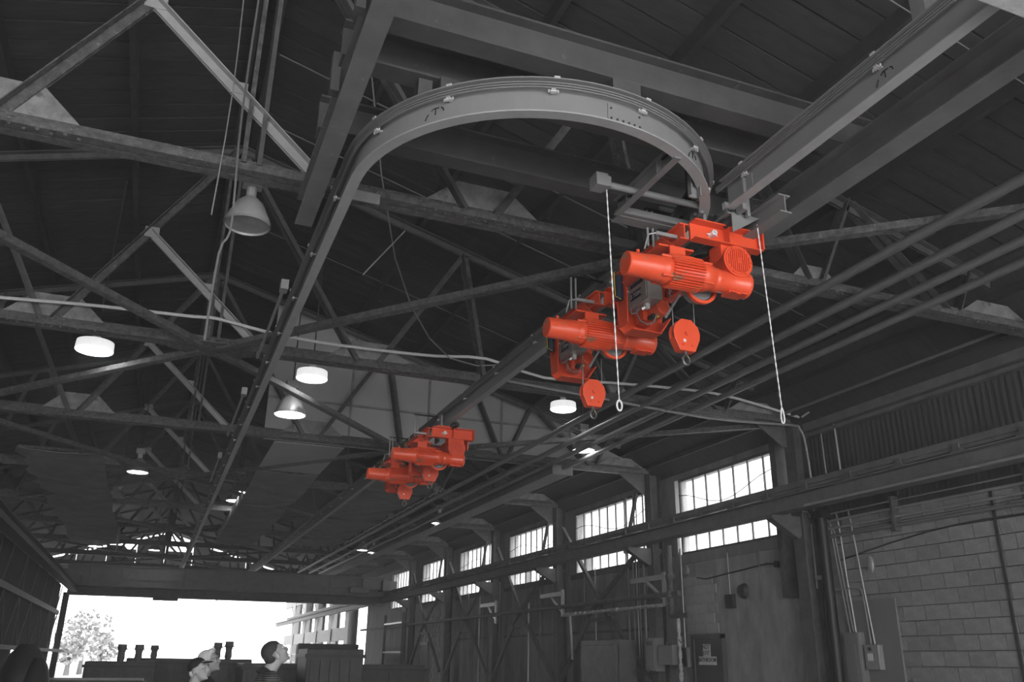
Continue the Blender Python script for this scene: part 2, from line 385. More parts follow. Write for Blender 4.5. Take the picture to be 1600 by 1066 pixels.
# left side: sheeted runway wall ---------------------------------------------
wl = thing('wall_left', (-3.1, 25, 1.8), None, None, kind='structure')
prof = []; y = 12.0
while y < 35.2: prof += [(y, -3.12), (y+.06, -3.07), (y+.12, -3.07), (y+.18, -3.12)]; y += .24
k = len(prof); vs = [(x, yy, z) for z in (1.78, 4.0) for yy, x in prof]+[(x-.01, yy, z) for z in (1.78, 4.0) for yy, x in prof]
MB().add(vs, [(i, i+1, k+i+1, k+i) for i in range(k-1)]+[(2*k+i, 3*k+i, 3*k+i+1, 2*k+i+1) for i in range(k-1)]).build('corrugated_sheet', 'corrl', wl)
MB().box(-3.06, -2.98, 12, 35.2, 2.98, 3.12).build('sheet_rail', 'column', wl)
MB().box(-3.06, -2.96, 12, 39, 1.76, 1.86).build('sheet_rail', 'column', wl)
for q in range(9):
    y = 13+q*2.6
    MB().bar((-3.03, y, 1.85), (-3.03, y+1.3, 3.0), .03, .05).build('brace', 'column', wl)
    MB().bar((-3.03, y+1.3, 3.0), (-3.03, y+2.6, 1.85), .02, .04).build('brace', 'column', wl)
    MB().bar((-3.04, y+.8, 3.1), (-3.04, y+1.6, 3.95), .03, .04).build('brace', 'column', wl)
for yc in (16.1, 20.9, 25.5, 30.3, 35.1, 39.3):
    MB().ibeam((-3.3, yc, 0), (-3.3, yc, 4.0), .22, .2, up=(1, 0, 0)).build('post', 'column', wl)
st(MB().box(-9.75, -9.6, -8, 58, 0, 6.05).build('wall_side', 'wall'))

st(MB().box(-9.6, 10.3, -8.2, -8, 5.4, 8.9).build('front_sun_block', 'wall'))  # unseen gable added to keep the sun from reaching deep into the hall
# partition gable behind the third truss -------------------------------------
pg = thing('wall_partition', (5.6, 16.35, 5.4), None, None, kind='structure')
xs = [1.5, 3.1, 4.7, 6.3, 7.9, 9.55]
for i in range(5):
    a, b_ = xs[i]+.006, xs[i+1]-.006
    for z0, z1 in ((5.52, 6.35), (6.36, 7.4), (7.41, 9)):
        ta, tb = roofz(a)-.03, roofz(b_)-.03
        if i == 4: tb = 5.75
        za, zb = min(z1, ta), min(z1, tb)
        if za-z0 < .02: continue
        poly = [(a, z0), (b_, z0), (b_, zb), (a, za)] if zb > z0 else [(a, z0), (a+(b_-a)*(ta-z0)/(ta-tb), z0), (a, za)]
        MB().prism(poly, (0, 16.36, 0), (1, 0, 0), (0, 0, 1), -.02).build('sheet', 'part', pg)
for x in xs[1:-1]: MB().box(x-.02, x+.02, 16.31, 16.34, 5.52, roofz(x)-.15).build('batten', 'seam', pg)
MB().box(1.5, 8.2, 16.31, 16.34, 6.33, 6.37).build('batten', 'seam', pg)
# far gable
fg = thing('wall_rear', (.3, 58, 5.4), None, None, kind='structure')
for i in range(12):
    a = -9.4+i*1.62; b_ = a+1.6
    if a < .3 < b_: poly = [(a, 5.6), (b_, 5.6), (b_, roofz(b_)), (.3, ZR), (a, roofz(a))]
    else: poly = [(a, 5.6), (b_, 5.6), (b_, max(5.62, roofz(b_))), (a, max(5.62, roofz(a)))]
    if i in (4, 6): poly = [(p, min(q_, 7.75)) for p, q_ in poly]
    MB().prism(poly, (0, 58, 0), (1, 0, 0), (0, 0, 1), -.05).build('sheet', 'part', fg)

# columns on the right -------------------------------------------------------
def column(y, label, loc_x=9.72):
    t = thing('steel_column', (loc_x, y, 0), label, 'column', 'columns along the right wall')
    MB().ibeam((loc_x-.10, y, 0), (loc_x-.10, y, 5.5), .26, .26, up=(1, 0, 0)).build('shaft', 'column', t)
    MB().prism([(0, 0), (0, -.42), (-.08, -.42), (-.62, -.04), (-.62, 0)], (loc_x-.16, y+.01, 5.5), (1, 0, 0), (0, 0, 1), .02).build('knee_plate', 'trussd', t)
    MB().prism([(0, 0), (.34, .32), (.34, .36), (-.5, .36), (-.5, .3)], (9.56, y-.08, 3.56), (1, 0, 0), (0, 0, 1), -.16).build('runway_bracket', 'column', t)
    return t
cl = ['nearest visible column, beside the block wall, carrying conduit bends', 'column between the first and second big window bays', 'column right after the second window bay, with jib bracket',
      'column between third and fourth window bays, in dark panelling', 'column left of the pale tiled wall bay', 'column at the far end of the pale tiled bay']
for y, l in zip(WCOL[:6], cl): column(y, 'dark steel '+l)
for q, y in enumerate((46, 50.6, 55.2, 59.8, 64.4)):
    t = thing('yard_column', (9.6, y, 0), ['first', 'second', 'third', 'fourth', 'fifth'][q]+' sunlit column beyond the hall end, under the outdoor runway', 'column', 'outdoor craneway columns')
    MB().ibeam((9.4, y, 0), (9.4, y, 5.4), .5, .9, .03, .03, up=(1, 0, 0)).build('shaft', 'grey', t)
    MB().bar((9.5, y, 3.9), (9.5, y+2.1, 5.35), .06, .06).build('brace', 'grey', t)
    MB().box(9.45, 9.6, y+.3, y+4.3, .02, 1.45).build('lower_panel', 'grey', t)
    MB().box(9.45, 9.55, y+.3, y+4.3, 2.55, 3.2).build('upper_panel', 'grey', t)
    MB().bar((9.5, y, 5.35), (9.5, y+4.6, 5.35), .15, .5).build('head_beam', 'grey', t)
    MB().bar((9.5, y, 1.9), (9.5, y+4.7, 1.9), .1, .12).build('rail', 'grey', t)
    MB().bar((9.5, y, .1), (9.5, y+2.1, 1.9), .05, .05).bar((9.5, y+2.1, .1), (9.5, y, 1.9), .05, .05).build('cross_brace', 'grey', t)
# H piers seen left of the first column
t = tag(MB().box(9.75, 9.98, 11.95, 12.1, 2.7, 5.45).build('strut_post', 'column'), 'slender dark post hung beside the nearest column, between two windows', 'post')

# runway girders -------------------------------------------------------------
t = thing('runway_girder', (9.2, 20, 3.93), 'long dark crane runway girder along the right wall windows', 'girder', 'crane runway girders')
MB().ibeam((9.2, -8, 3.93), (9.2, 72, 3.93), .25, .24).build('beam', 'runway', t)
MB().box(9.155, 9.245, -8, 66, 4.27, 4.36).box(9.18, 9.22, -8, 66, 4.22, 4.27).build('crane_rail', 'runway', t)
ch = None
for q in range(40):
    y = 1+q*.95
    if ch is None: ch = MB().box(9.1, 9.3, y, y+.16, 4.18, 4.225).box(9.12, 9.15, y+.03, y+.13, 4.22, 4.3).build('rail_chair', 'column', t)
    else: inst(ch, 'rail_chair', t, WORLD[t]+Vector((0, q*.95, 0)))
MB().cyl((9.05, -2, 3.94), (9.05, 10.5, 3.94), .02).build('conduit', 'galv', t)
t = thing('runway_girder', (-2.8, 20, 3.95), 'pale-edged crane runway girder above the corrugated left wall', 'girder', 'crane runway girders')
MB().ibeam((-2.82, 8, 3.93), (-2.82, 39, 3.93), .25, .26).build('beam', 'beamd', t)
MB().box(-2.86, -2.78, 8, 39, 4.18, 4.26).build('crane_rail', 'runway', t)

# ================================================================== TRUSSES
def angle_pair(m_, a, b_, w_=.075):   # two angles back to back (in XZ plane)
    a = Vector(a); b_ = Vector(b_)
    for s_ in (-1, 1):
        o = Vector((0, s_*.012, 0)); m_.bar(a+o*1.5, b_+o*1.5, .01, w_, up=(b_-a).cross(Vector((0, 1, 0))))
        d = (b_-a).normalized(); nrm = d.cross(Vector((0, 1, 0)))
        p = Vector((0, s_*(.012+w_/2), 0))+nrm*(w_/2-.005)
        m_.bar(a+p, b_+p, w_, .01, up=nrm)
    return m_
def make_truss():
    Y = 0.0
    t = thing('roof_truss', (.3, 0, 5.5), 'truss', 'truss', 'roof trusses across the hall')
    for x0, x1 in ((-9.4, .3), (.3, 9.62)):
        m_ = MB(); m_.box(x0, x1, -.11, -.012, 5.5, 5.515).box(x0, x1, .012, .11, 5.5, 5.515).box(x0, x1, -.027, -.012, 5.515, 5.64).box(x0, x1, .012, .027, 5.515, 5.64)
        m_.box(x0, x1, .095, .11, 5.515, 5.7).box(x0, x1, -.11, -.098, 5.515, 5.56); m_.build('bottom_chord', 'truss', t)
    for x0, x1 in ((-9.4, .3), (.3, 9.0)):
        m_ = MB(); z0 = roofz(x0)-.22; z1 = roofz(x1)-.22
        angle_pair(m_, (x0, 0, z0), (x1, 0, z1), .09); m_.build('top_chord', 'trussd', t)
    S = [((-1.65, 5.6), (.22, 8.5), 'truss', .09), ((-.73, 7.02), (.80, 5.62), 'pale', .085), ((2.2, 5.6), (.38, 8.45), 'trussd', .09), ((-1.8, 5.6), (-2.85, 7.6), 'trussd', .08),
         ((2.5, 5.6), (3.7, 7.5), 'trussd', .08), ((4.1, 5.6), (3.74, 7.55), 'truss', .10), ((6.2, 5.62), (5.55, 7.1), 'trussd', .08), ((6.36, 5.62), (6.9, 6.75), 'trussd', .08),
         ((8.2, 5.6), (6.95, 6.75), 'trussd', .09), ((-5.6, 5.6), (-4.6, 7.0), 'trussd', .08), ((-5.8, 5.6), (-6.6, 6.35), 'trussd', .08), ((-3.7, 5.6), (-3.1, 7.6), 'trussd', .08), ((8.4, 5.6), (8.7, 6.2), 'trussd', .06)]
    for (a, az), (c, cz), mt, w_ in S:
        m_ = MB(); angle_pair(m_, (a, 0, az), (c, 0, cz), w_); m_.build('strut', mt, t)
    m_ = MB().box(.17, .21, -.06, .06, 5.6, 8.6).build('post', 'truss', t)
    m_ = MB().box(.30, .34, -.06, .06, 5.6, 8.6).build('post', 'trussd', t)
    MB().box(-.8, -.62, -.03, .03, 6.95, 7.1).build('splice_plate', 'pale', t)
    MB().box(0, .14, -.03, .02, 6.28, 6.4).build('splice_plate', 'pale', t)
    for gx, wd, h_ in ((-1.65, .62, .34), (2.38, .62, .30), (6.28, .34, .2), (-5.7, .5, .3), (9.0, .6, .22)):
        g = MB().prism([(-wd, 0), (wd, 0), (wd*.42, h_), (-wd*.42, h_)], (gx, .006, 5.6), (1, 0, 0), (0, 0, 1), .012).build('gusset_plate', 'plate', t)
        m_ = MB()
        for q in range(int(wd*22)):
            x = gx-wd+.03+q*(2*wd-.06)/max(1, int(wd*22)-1)
            m_.lathe((x, -.022, 5.56+.03*(q % 2)), (0, -1, 0), [(0, .016), (.010, .013), (.016, .005)], 6)
            m_.lathe((x, -.06-.03*(q % 2), 5.503), (0, 0, -1), [(0, .017), (.012, .014), (.02, .005)], 6)
        m_.build('rivets', 'truss', g, smooth=True)['kind'] = 'stuff'
    return t
T0 = make_truss(); ords = ['truss nearest the camera overhead, just ahead of the pale beam', 'large close truss crossing just behind the rail curve', 'second visible truss, hub of the diagonal braces and carrying white cable', 'truss directly in front of the grey partition',
     'first truss beyond the grey partition', 'second truss beyond the grey partition', 'third truss beyond the grey partition', 'fourth truss beyond the partition, in front of the crane bridge', 'first truss beyond the crane bridge', 'second truss beyond the crane bridge', 'third truss beyond the crane bridge', 'rearmost truss beside the far gable']
TR = []
for k in range(NT):
    y = T1Y+BAY*(k-1); t = T0 if k == 0 else copy_tree(T0, None)
    t.location = (.3, y, 5.5); WORLD[t] = Vector((.3, y, 5.5)); t['label'] = 'riveted steel '+ords[k]; TR.append(t)
    def _upd(o):
        for c_ in o.children: WORLD[c_] = WORLD[t]; _upd(c_)
    _upd(t)
# horizontal cross bracing, carried by the hub trusses
for k in (2, 4, 6, 8):
    t = TR[k]; y = T1Y+BAY*(k-1)
    for sx in (-1, 1):
        for sy in (-1, 1):
            m_ = MB(); a = Vector((.25+.1*sx, y+.1*sy, 5.46)); b_ = Vector((.25+3.8*sx, y+(BAY-.1)*sy, 5.47))
            m_.bar(a, b_, .10, .012).bar(a+Vector((.045*sy*sx, -.03, .035)), b_+Vector((.045*sx*sy, -.03, .035)), .01, .07)
            m_.build('horizontal_brace', 'truss', t)
    g = MB().prism([(-.55, -.12), (-.25, -.3), (.25, -.3), (.55, -.12), (.55, .12), (.25, .3), (-.25, .3), (-.55, .12)], (.25, y, 5.485), (1, 0, 0), (0, 1, 0), .012).build('hub_plate', 'truss', t)
for k in (1, 3):
    t = TR[k]; y = T1Y+BAY*(k-1)
    m_ = MB().bar((4.3, y-.05, 5.46), (9.3, y-4.45, 5.46), .10, .012).bar((4.3, y-.09, 5.5), (9.3, y-4.49, 5.5), .01, .07); m_.build('horizontal_brace', 'truss', t)
# sag rods seen against the roof
for q, (a, b_) in enumerate((((-.27, 6.75, 7.14), (.11, 6.75, 6.08)), ((3.2, 6.9, 8.0), (4.4, 6.9, 7.4)))):
    pass

for k, (ya, yb, lb) in enumerate(((8.9, 11.3, 'first'), (13.2, 16.0, 'second'), (18.0, 20.7, 'third'))):
    tag(MB().bar((.85, ya, 5.45), (.85, yb+.12, 5.45), .03, .03).box(.81, .89, ya-.08, ya+.06, 5.41, 5.52).box(.83, .87, yb, yb+.13, 5.45, 5.5).build('side_angle', 'pale'), lb+' pale steel angle running beside the left monorail beam, clamped at its near end', 'angle bar', 'pale angles beside the left monorail')
tag(MB().bar((1.72, 9.0, 5.81), (2.18, 9.0, 6.47), .045, .012).build('loose_strut', 'pale'), 'short loose grey strut hanging alone under the roof inside the rail loop', 'strut')
tag(MB().box(1.12, 1.36, 6.60, 6.615, 5.40, 5.50).box(1.23, 1.25, 6.59, 6.60, 5.43, 5.47).build('tie_plate', 'galv'), 'small pale plate with a slot bolted under the close truss beside the rail', 'plate')
# pale beam at the very front edge of view
tag(MB().box(3.6, 10.0, 1.9, 2.475, 5.0, 5.09).build('cross_beam', 'white', bevel=.01), 'pale rough beam at the top corner above the straight rail', 'beam')

# ================================================================== MONORAIL
RC = Vector((2.436, 5.816)); RR = 1.449; ZB = 5.10; ZT = 5.345; XL = .987; XM = 3.885
def cpt(deg, off=0., z=0.):
    a = radians(deg); return Vector((RC.x+(RR+off)*cos(a), RC.y+(RR+off)*sin(a), z))
left_path = [(XL, y, -1, 0) for y in (62, 40, 20, 10, 7, 5.816)]
curve = [(cpt(d).x, cpt(d).y, cos(radians(d)), sin(radians(d))) for d in range(180, 361, 4)]
def prof_rect(o0, o1, z0, z1): return [(o0, z0), (o1, z0), (o1, z1), (o0, z1)]
def rail(name, label, path, cond_path, clips, loc):
    t = thing(name, loc, label, 'rail', 'monorail tracks')
    MB().sweep(prof_rect(-.006, .006, ZB+.014, ZT-.012), path).build('web', 'rail', t)
    MB().sweep([(-.0425, ZB), (.0425, ZB), (.0425, ZB+.010), (.008, ZB+.016), (-.008, ZB+.016), (-.0425, ZB+.010)], path).build('bottom_flange', 'railflange', t)
    MB().sweep([(-.085, ZT-.010), (.085, ZT-.010), (.085, ZT), (-.085, ZT)], path).build('top_flange', 'rail', t)
    for i, (o, z) in enumerate(((.058, 5.318), (.056, 5.299), (.054, 5.280))):
        MB().sweep([(o-.007, z-.005), (o+.007, z-.005), (o+.007, z+.005), (o-.007, z+.005)], cond_path).build('conductor_bar', 'grey', t)
    MB().sweep([(.097, 5.30), (.101, 5.30), (.101, 5.388), (.097, 5.388)], cond_path) if 0 else None
    for x, y, nx, ny in clips:
        n_ = Vector((nx, ny, 0)); tg = Vector((-ny, nx, 0)); p = Vector((x, y, 0))
        m_ = MB(); a = p+n_*.045+Vector((0, 0, 5.258)); m_.bar(a-tg*.022, a+tg*.022, .022, .012)
        for s_ in (-1, 1): m_.cyl(a+tg*.032*s_+Vector((0, 0, -.008)), a+tg*.032*s_+Vector((0, 0, .012)), .006, n=6)
        m_.bar(p+n_*.004+Vector((0, 0, 5.268)), p+n_*.06+Vector((0, 0, 5.27)), .03, .006)
        m_.build('conductor_clip', 'silver', t)
        tg2 = p+n_*.086+tg*.02+Vector((0, 0, 5.343)); MB().bar(tg2-tg*.02, tg2+tg*.02, .014, .014).build('flange_clip', 'silver', t)
    return t
clips = [(XL, 6.4+1.15*k, -1, 0) for k in range(22)]
for d in (200, 226, 254, 280, 305, 330, 347): clips.append((cpt(d).x, cpt(d).y, cos(radians(d)), sin(radians(d))))
t = rail('curved_monorail', 'grey monorail beam running down the hall and looping round in a half circle', left_path+curve[1:], left_path+curve[1:-3], clips, (2.4, 5.83, ZB)); CURVE = t
# splice plate with bolts on the curve
m_ = MB(); m_.sweep(prof_rect(.006, .014, 5.120, 5.262), [(cpt(d).x, cpt(d).y, cos(radians(d)), sin(radians(d))) for d in (269.5, 273, 277, 280.5)]); sp = m_.build('splice_plate', 'rail', t)
for k, (d, z) in enumerate([(270.4+1.85*i, 5.145) for i in range(6)]+[(270.4, 5.225), (279.6, 5.225)]):
    p = cpt(d, .014, z); MB().cyl(p, cpt(d, .020, z), .0085, n=8).build('bolt', 'dark', sp)
def mark(par, f):   # hand-drawn ( T ) mark ; f(u, v) -> 3D on the web face
    m_ = MB()
    for seg in ([(-.085, -.045), (-.075, -.02), (-.062, .0)], [(-.04, .018), (-.02, .034), (.02, .032)], [(-.005, .03), (-.005, -.018)], [(.04, .03), (.055, .02), (.06, .0)]):
        m_.tube([f(u, v) for u, v in seg], .0045, 5)
    m_.build('marker_stroke', 'ink', par)
mark(t, lambda u, v: cpt(221.5+u*40, .009, 5.21+v)); mark(t, lambda u, v: cpt(306+u*40, .009, 5.22+v))
# splices on the straight part
clR = [(XM, 6.3+1.3*k, -1, 0) for k in range(24)]
t = rail('straight_monorail', 'straight grey monorail beam carrying the four orange hoists', [(XM, y, -1, 0) for y in (62, 30, 12, 5.83)], [(XM, y, -1, 0) for y in (62, 30, 12, 6.6)], clR, (3.86, 20, ZB))
t = rail('monorail_extension', 'straight monorail length above the switch, running up to the pale beam', [(XM, y, -1, 0) for y in (-2, 2, 5.02)], [(XM, y, -1, 0) for y in (-2, 2, 5.1)], [(XM, 4.75, -1, 0), (XM, 3.35, -1, 0), (XM, 2.0, -1, 0)], (3.86, 2.5, ZB)); EXT = t
mark(t, lambda u, v: Vector((XM-.0095, 3.32-u, 5.20+v)))
MB().box(3.846, 3.88, 4.78, 4.80, 5.112, 5.25).box(3.872, 3.88, 4.70, 4.96, 5.12, 5.255).build('stiffener', 'rail', t)
# underslung steel: cross beams, hung Y beams
XB = [(4.37, 'front-most'), (4.86, 'middle'), (5.82, 'rear')]
for q, (y, nm) in enumerate(((4.455, 'first and nearest of the three heavy cross beams over the rail loop'), (4.94, 'middle one of the three heavy cross beams over the rail loop'), (5.86, 'rear one of the three heavy cross beams, seen under the rail arch'))):
    t = thing('cross_beam', (2.6, y, 5.5), 'dark grey '+nm, 'beam', 'cross beams over the rail loop')
    MB().ibeam((.67, y, 5.5), (4.9, y, 5.5), .3, .17, .018, .012).build('beam', 'beamd', t)
    MB().box(.7, .9, y-.07, y+.07, 5.49, 5.5).build('clamp_plate', 'beam', t)
MB().box(1.36, 1.48, 4.82, 4.95, 5.345, 5.5).build('packer', 'beamd', CURVE)
MB().box(1.22, 1.32, 4.9, 5.02, 5.345, 5.5).build('packer', 'beamd', CURVE)
MB().box(2.48, 2.70, 4.37, 4.54, 5.345, 5.5).build('packer', 'beamd', CURVE)
MB().box(3.72, 3.9, 5.8, 5.94, 5.345, 5.5).build('packer', 'beamd', CURVE)
t = thing('hanger_beam', (.76, 3, 5.25), 'grey hung beam at the upper left of the rail loop, cut end hanging below the truss', 'beam')
MB().ibeam((.765, -3, 5.24), (.765, 6.95, 5.24), .26, .15, .016, .01).build('beam', 'beam', t)
MB().box(.63, .69, 4.2, 4.28, 5.35, 5.62).box(.63, .69, 5.0, 5.08, 5.3, 5.62).build('side_clip', 'beamd', t)
t = thing('hanger_beam', (4.62, 2, 5.25), 'dark hung beam to the right of the straight rail extension', 'beam')
MB().ibeam((4.62, -3, 5.24), (4.62, 6.9, 5.24), .26, .2, .016, .01).build('beam', 'beam', t)
MB().box(3.80, 3.92, 2.9, 3.0, 5.345, 5.5).build('packer', 'beam', EXT)

# switch frame beside the extension
t = thing('track_switch', (3.5, 5.1, 5.05), 'pale grey sliding track switch frame hung around the junction of the rails', 'switch')
def at(x, y, ax, v):
    r = _F+_R*((x-800)/FPX)-_U*((y-533)/FPX); c = Vector((0, 0, 1.65)); i = 'XYZ'.index(ax); return c+r*((v-c[i])/r[i])
m_ = MB().box(3.10, 3.115, 4.53, 5.46, 5.1, 5.22).box(3.06, 3.115, 4.53, 5.46, 5.09, 5.1).box(3.06, 3.115, 4.53, 5.46, 5.22, 5.23); fr = m_.build('side_channel', 'grey', t)
for y in (4.78, 5.24): MB().box(3.06, 3.1, y, y+.012, 5.1, 5.22).build('web_plate', 'grey', t)
for y in (4.62, 5.3): MB().tube([(3.075, y-.1, 5.13), (3.075, y, 5.18), (3.075, y+.1, 5.19)], .012).build('cable', 'black', t)
MB().bar((3.1, 5.46, 5.13), (4.0, 5.46, 5.13), .10, .06).bar((3.1, 5.52, 5.10), (4.0, 5.52, 5.10), .12, .012).build('cross_channel', 'grey', t)
MB().cyl((2.80, 5.12, 5.13), (3.75, 5.12, 5.13), .028).build('actuator_tube', 'grey', t, smooth=True)
MB().box(2.70, 2.80, 5.06, 5.18, 5.08, 5.19).box(2.8, 2.83, 5.07, 5.17, 5.09, 5.18).build('tube_end_block', 'grey', t)
MB().box(3.38, 3.47, 4.86, 4.88, 5.02, 5.26).box(3.38, 3.39, 4.81, 4.88, 5.02, 5.26).box(3.46, 3.47, 4.81, 4.88, 5.02, 5.26).build('hanger_channel', 'grey', t)
MB().box(3.52, 3.60, 5.6, 5.62, 4.92, 5.12).box(3.52, 3.53, 5.55, 5.62, 4.92, 5.12).box(3.59, 3.60, 5.55, 5.62, 4.92, 5.12).build('hanger_channel', 'grey', t)
MB().prism([(0, 0), (.30, 0), (.28, .12), (.0, .26)], (3.86, 5.02, 5.06), (1, 0, 0), (0, 1, 0), .012).prism([(0, 0), (.28, .0), (.0, .18)], (3.89, 5.01, 5.07), (1, 0, 0), (0, 0, -1), .01).build('guide_wedge', 'grey', t)
MB().ibeam((4.17, 4.7, 4.97), (4.17, 5.75, 4.97), .16, .11, .012, .01).build('lower_beam', 'grey', t)
MB().box(4.19, 4.29, 4.86, 4.94, 5.02, 5.18).cyl((4.29, 4.9, 5.11), (4.34, 4.9, 5.11), .022, n=8).build('end_stop', 'grey', t)
MB().box(3.92, 3.96, 4.9, 4.99, 5.05, 5.25).box(4.0, 4.03, 4.95, 4.98, 5.03, 5.2).build('guide_post', 'grey', t)
for k in range(4):
    MB().tube([(3.70-.02*k, 5.2, 5.34), (3.66-.02*k, 5.38, 5.2), (3.60-.025*k, 5.55, 5.08), (3.52-.025*k, 5.8, 5.02), (3.42-.02*k, 6.1, 5.05)], .011, 6).build('hose', 'black', t, smooth=True)
for k in range(3):
    MB().tube([(4.0, 5.12+.02*k, 5.06), (4.05+.02*k, 5.0, 5.12), (4.02, 4.9, 5.3)], .008, 6).build('hose', 'black', t, smooth=True)
# trolley leads hanging under the conductors
for x, y in ((3.70, 5.15), (3.97, 5.17)):
    m_ = MB(); m_.cyl((x, y, 5.2), (x, y, 5.08), .02).build('current_collector', 'grey', t); MB().box(x-.03, x+.03, y-.02, y+.02, 5.19, 5.25).build('collector_head', 'silver', t)

# pull ropes with ring handles
for (x, y, z0, z1, lb) in ((2.82, 5.13, 5.1, 3.40, 'white pull rope hanging from the switch tube end, left of the hoists'), (4.125, 5.0, 5.0, 3.44, 'white pull rope hanging to the right of the nearest hoist')):
    t = thing('pull_rope', (x, y, z1-.1), lb, 'rope', 'switch pull ropes')
    dx = .06 if x > 4 else .05
    m_ = MB()
    for s_ in range(2):
        m_.tube([(x+dx*q/90+.0024*cos(q*.9+pi*s_), y+.0024*sin(q*.9+pi*s_), z0+(z1-z0)*q/90) for q in range(91)], .0036, 5)
    m_.build('cord', 'rope', t, smooth=True)
    x2 = x+dx
    if x < 4: MB().tube([(x2+.02*cos(a), y, z1-.045+.038*sin(a)) for a in [2*pi*q/16 for q in range(16)]], .007, 6, closed=True).build('end_ring', 'rope', t, smooth=True)
    else: MB().tube([(x2+.014*cos(a)*(1-.4*sin(a)), y, z1-.04+.06*sin(a)) for a in [2*pi*q/16 for q in range(16)]], .006, 6, closed=True).build('end_loop', 'rope', t, smooth=True)

# ================================================================== HOISTS
def make_hoist(Y, label, group='orange monorail hoists'):
    X = 3.86
    t = thing('monorail_hoist', (X, Y, 4.4), label, 'hoist', group)
    A = MB
    # --- frame
    m_ = A(); m_.box(3.60, 4.25, Y-.02, Y-.008, 4.84, 4.99).box(3.60, 4.25, Y-.10, Y-.008, 4.99, 5.0).box(3.60, 4.25, Y-.10, Y-.008, 4.83, 4.84); m_.build('front_channel', 'red', t)
    m_ = A(); m_.box(3.92, 3.93, Y-.10, Y-.02, 4.84, 4.99); m_.build('divider_plate', 'red', t)
    A().prism([(0, 0), (.10, 0), (.10, -.15), (.0, -.15)], (4.25, Y-.10, 5.0), (0, 1, 0), (0, 0, 1), .012).prism([(0, 0), (.26, 0), (.26, -.16), (.05, -.30)], (4.2, Y, 4.99), (0, 1, 0), (0, 0, 1), .012).build('end_gusset', 'red', t)
    for x in (3.56, 4.12): A().ibeam((x, Y, 4.85), (x, Y+1.18, 4.85), .14, .09, .01, .01).build('side_beam', 'red', t)
    m_ = A().box(3.30, 3.62, Y-.02, Y+.3, 4.735, 4.75).build('motor_mount', 'red', t)
    A().prism([(0, 0), (.34, 0), (.34, .16), (.26, .2)], (3.30, Y+.3, 4.75), (1, 0, 0), (0, 0, 1), .012).prism([(0, 0), (.32, 0), (.32, .2), (.22, .2)], (3.48, Y-.0, 4.75), (0, 1, 0), (0, 0, 1), .012).build('mount_gusset', 'red', t)
    A().box(3.38, 3.52, Y-.05, Y-.03, 4.66, 4.735).build('mount_lug', 'red', t)
    A().box(3.605, 3.612, Y+.02, Y+.08, 4.87, 4.94).build('warning_label', 'sign', t)
    A().cyl((3.79, Y-.02, 4.915), (3.79, Y-.085, 4.915), .028, n=6).cyl((3.79, Y-.085, 4.915), (3.79, Y-.10, 4.915), .014, n=8).box(3.74, 3.84, Y-.05, Y-.044, 4.905, 4.915).build('frame_bolt', 'silver', t)
    # --- trolley
    A().box(3.68, 4.0, Y-.03, Y+.13, 5.0, 5.035).build('swivel_plate', 'red', t)
    for yy in (Y+.02, Y+.9):
        for s_ in (-1, 1):
            x = X+s_*.115
            A().box(x-.014, x+.014, yy-.05, yy+.14, 5.0, 5.2).build('trolley_yoke', 'grey', t)
            A().cyl((x-s_*.02, yy+.05, 5.145), (x-s_*.06, yy+.05, 5.145), .033, n=16).build('trolley_wheel', 'dark', t, smooth=True)
            A().cyl((x+s_*.014, yy+.05, 5.145), (x+s_*.03, yy+.05, 5.145), .014, n=6).build('axle_nut', 'silver', t)
    a = Vector((3.90, Y-.06, 5.02)); d = Vector((.30, -.55, .12)).normalized()
    A().cyl(a, a+d*.12, .042, n=14).build('rubber_bumper', 'black', t, smooth=True)
    # --- hoist motor, axis along X, slight tilt
    z = 4.53; yy = Y; o = Vector((3.0, yy, z)); ax = Vector((1, 0, .01))
    R = [(0, .088), (.006, .095), (.19, .098), (.20, .104), (.30, .106)]
    A().lathe(o, ax, R, 28).build('brake_cover', 'redd', t, smooth=True)
    A().lathe(o+ax*.30, ax, [(0, .106), (.03, .117), (.05, .118), (.06, .112), (.36, .112), (.37, .118), (.42, .118), (.43, .112), (.48, .10), (.53, .065)], 28).build('motor_body', 'redd', t, smooth=True)
    m_ = A()
    for k in range(34):
        an = 2*pi*k/34; c_, s_ = cos(an), sin(an)
        p = Vector((0, c_, s_)); ln = 1.0
        a_ = o+ax*.37+p*.123; b_ = o+ax*.65+p*.123
        m_.bar(a_, b_, .007, .03, up=p)
    m_.build('cooling_fin_set', 'redd', t)['kind'] = 'stuff'
    A().box(3.40, 3.60, yy-.05, yy+.05, z+.105, z+.14).build('motor_foot', 'red', t)
    for k in range(4):
        an = pi/4+pi/2*k; p = Vector((0, cos(an), sin(an)))*.118
        A().cyl(o+ax*.28+p, o+ax*.40+p, .010, n=8).build('tie_bolt', 'red', t)
        A().cyl(o+ax*.64+p, o+ax*.74+p, .010, n=8).build('tie_bolt', 'red', t)
    A().cyl(o+ax*.10+Vector((0, -.03, .09)), o+ax*.10+Vector((0, -.03, .115)), .014, n=8).build('cover_bolt', 'red', t)
    # lantern coupling with slots
    m_ = A()
    for k in range(4):
        an = pi/4+pi/2*k+.2; p = Vector((0, cos(an), sin(an)))*.058
        m_.bar(o+ax*.50+p, o+ax*.78+p, .055, .02, up=p)
    m_.lathe(o+ax*.50, ax, [(0, .08), (.03, .075), (.05, .06)], 20).lathe(o+ax*.70, ax, [(0, .058), (.02, .06), (.06, .085), (.09, .088)], 20); m_.build('coupling_cage', 'redd', t, smooth=True)
    A().cyl(o+ax*.50, o+ax*.75, .028).build('coupling_shaft', 'steel', t)
    # gearbox
    gx = 3.79
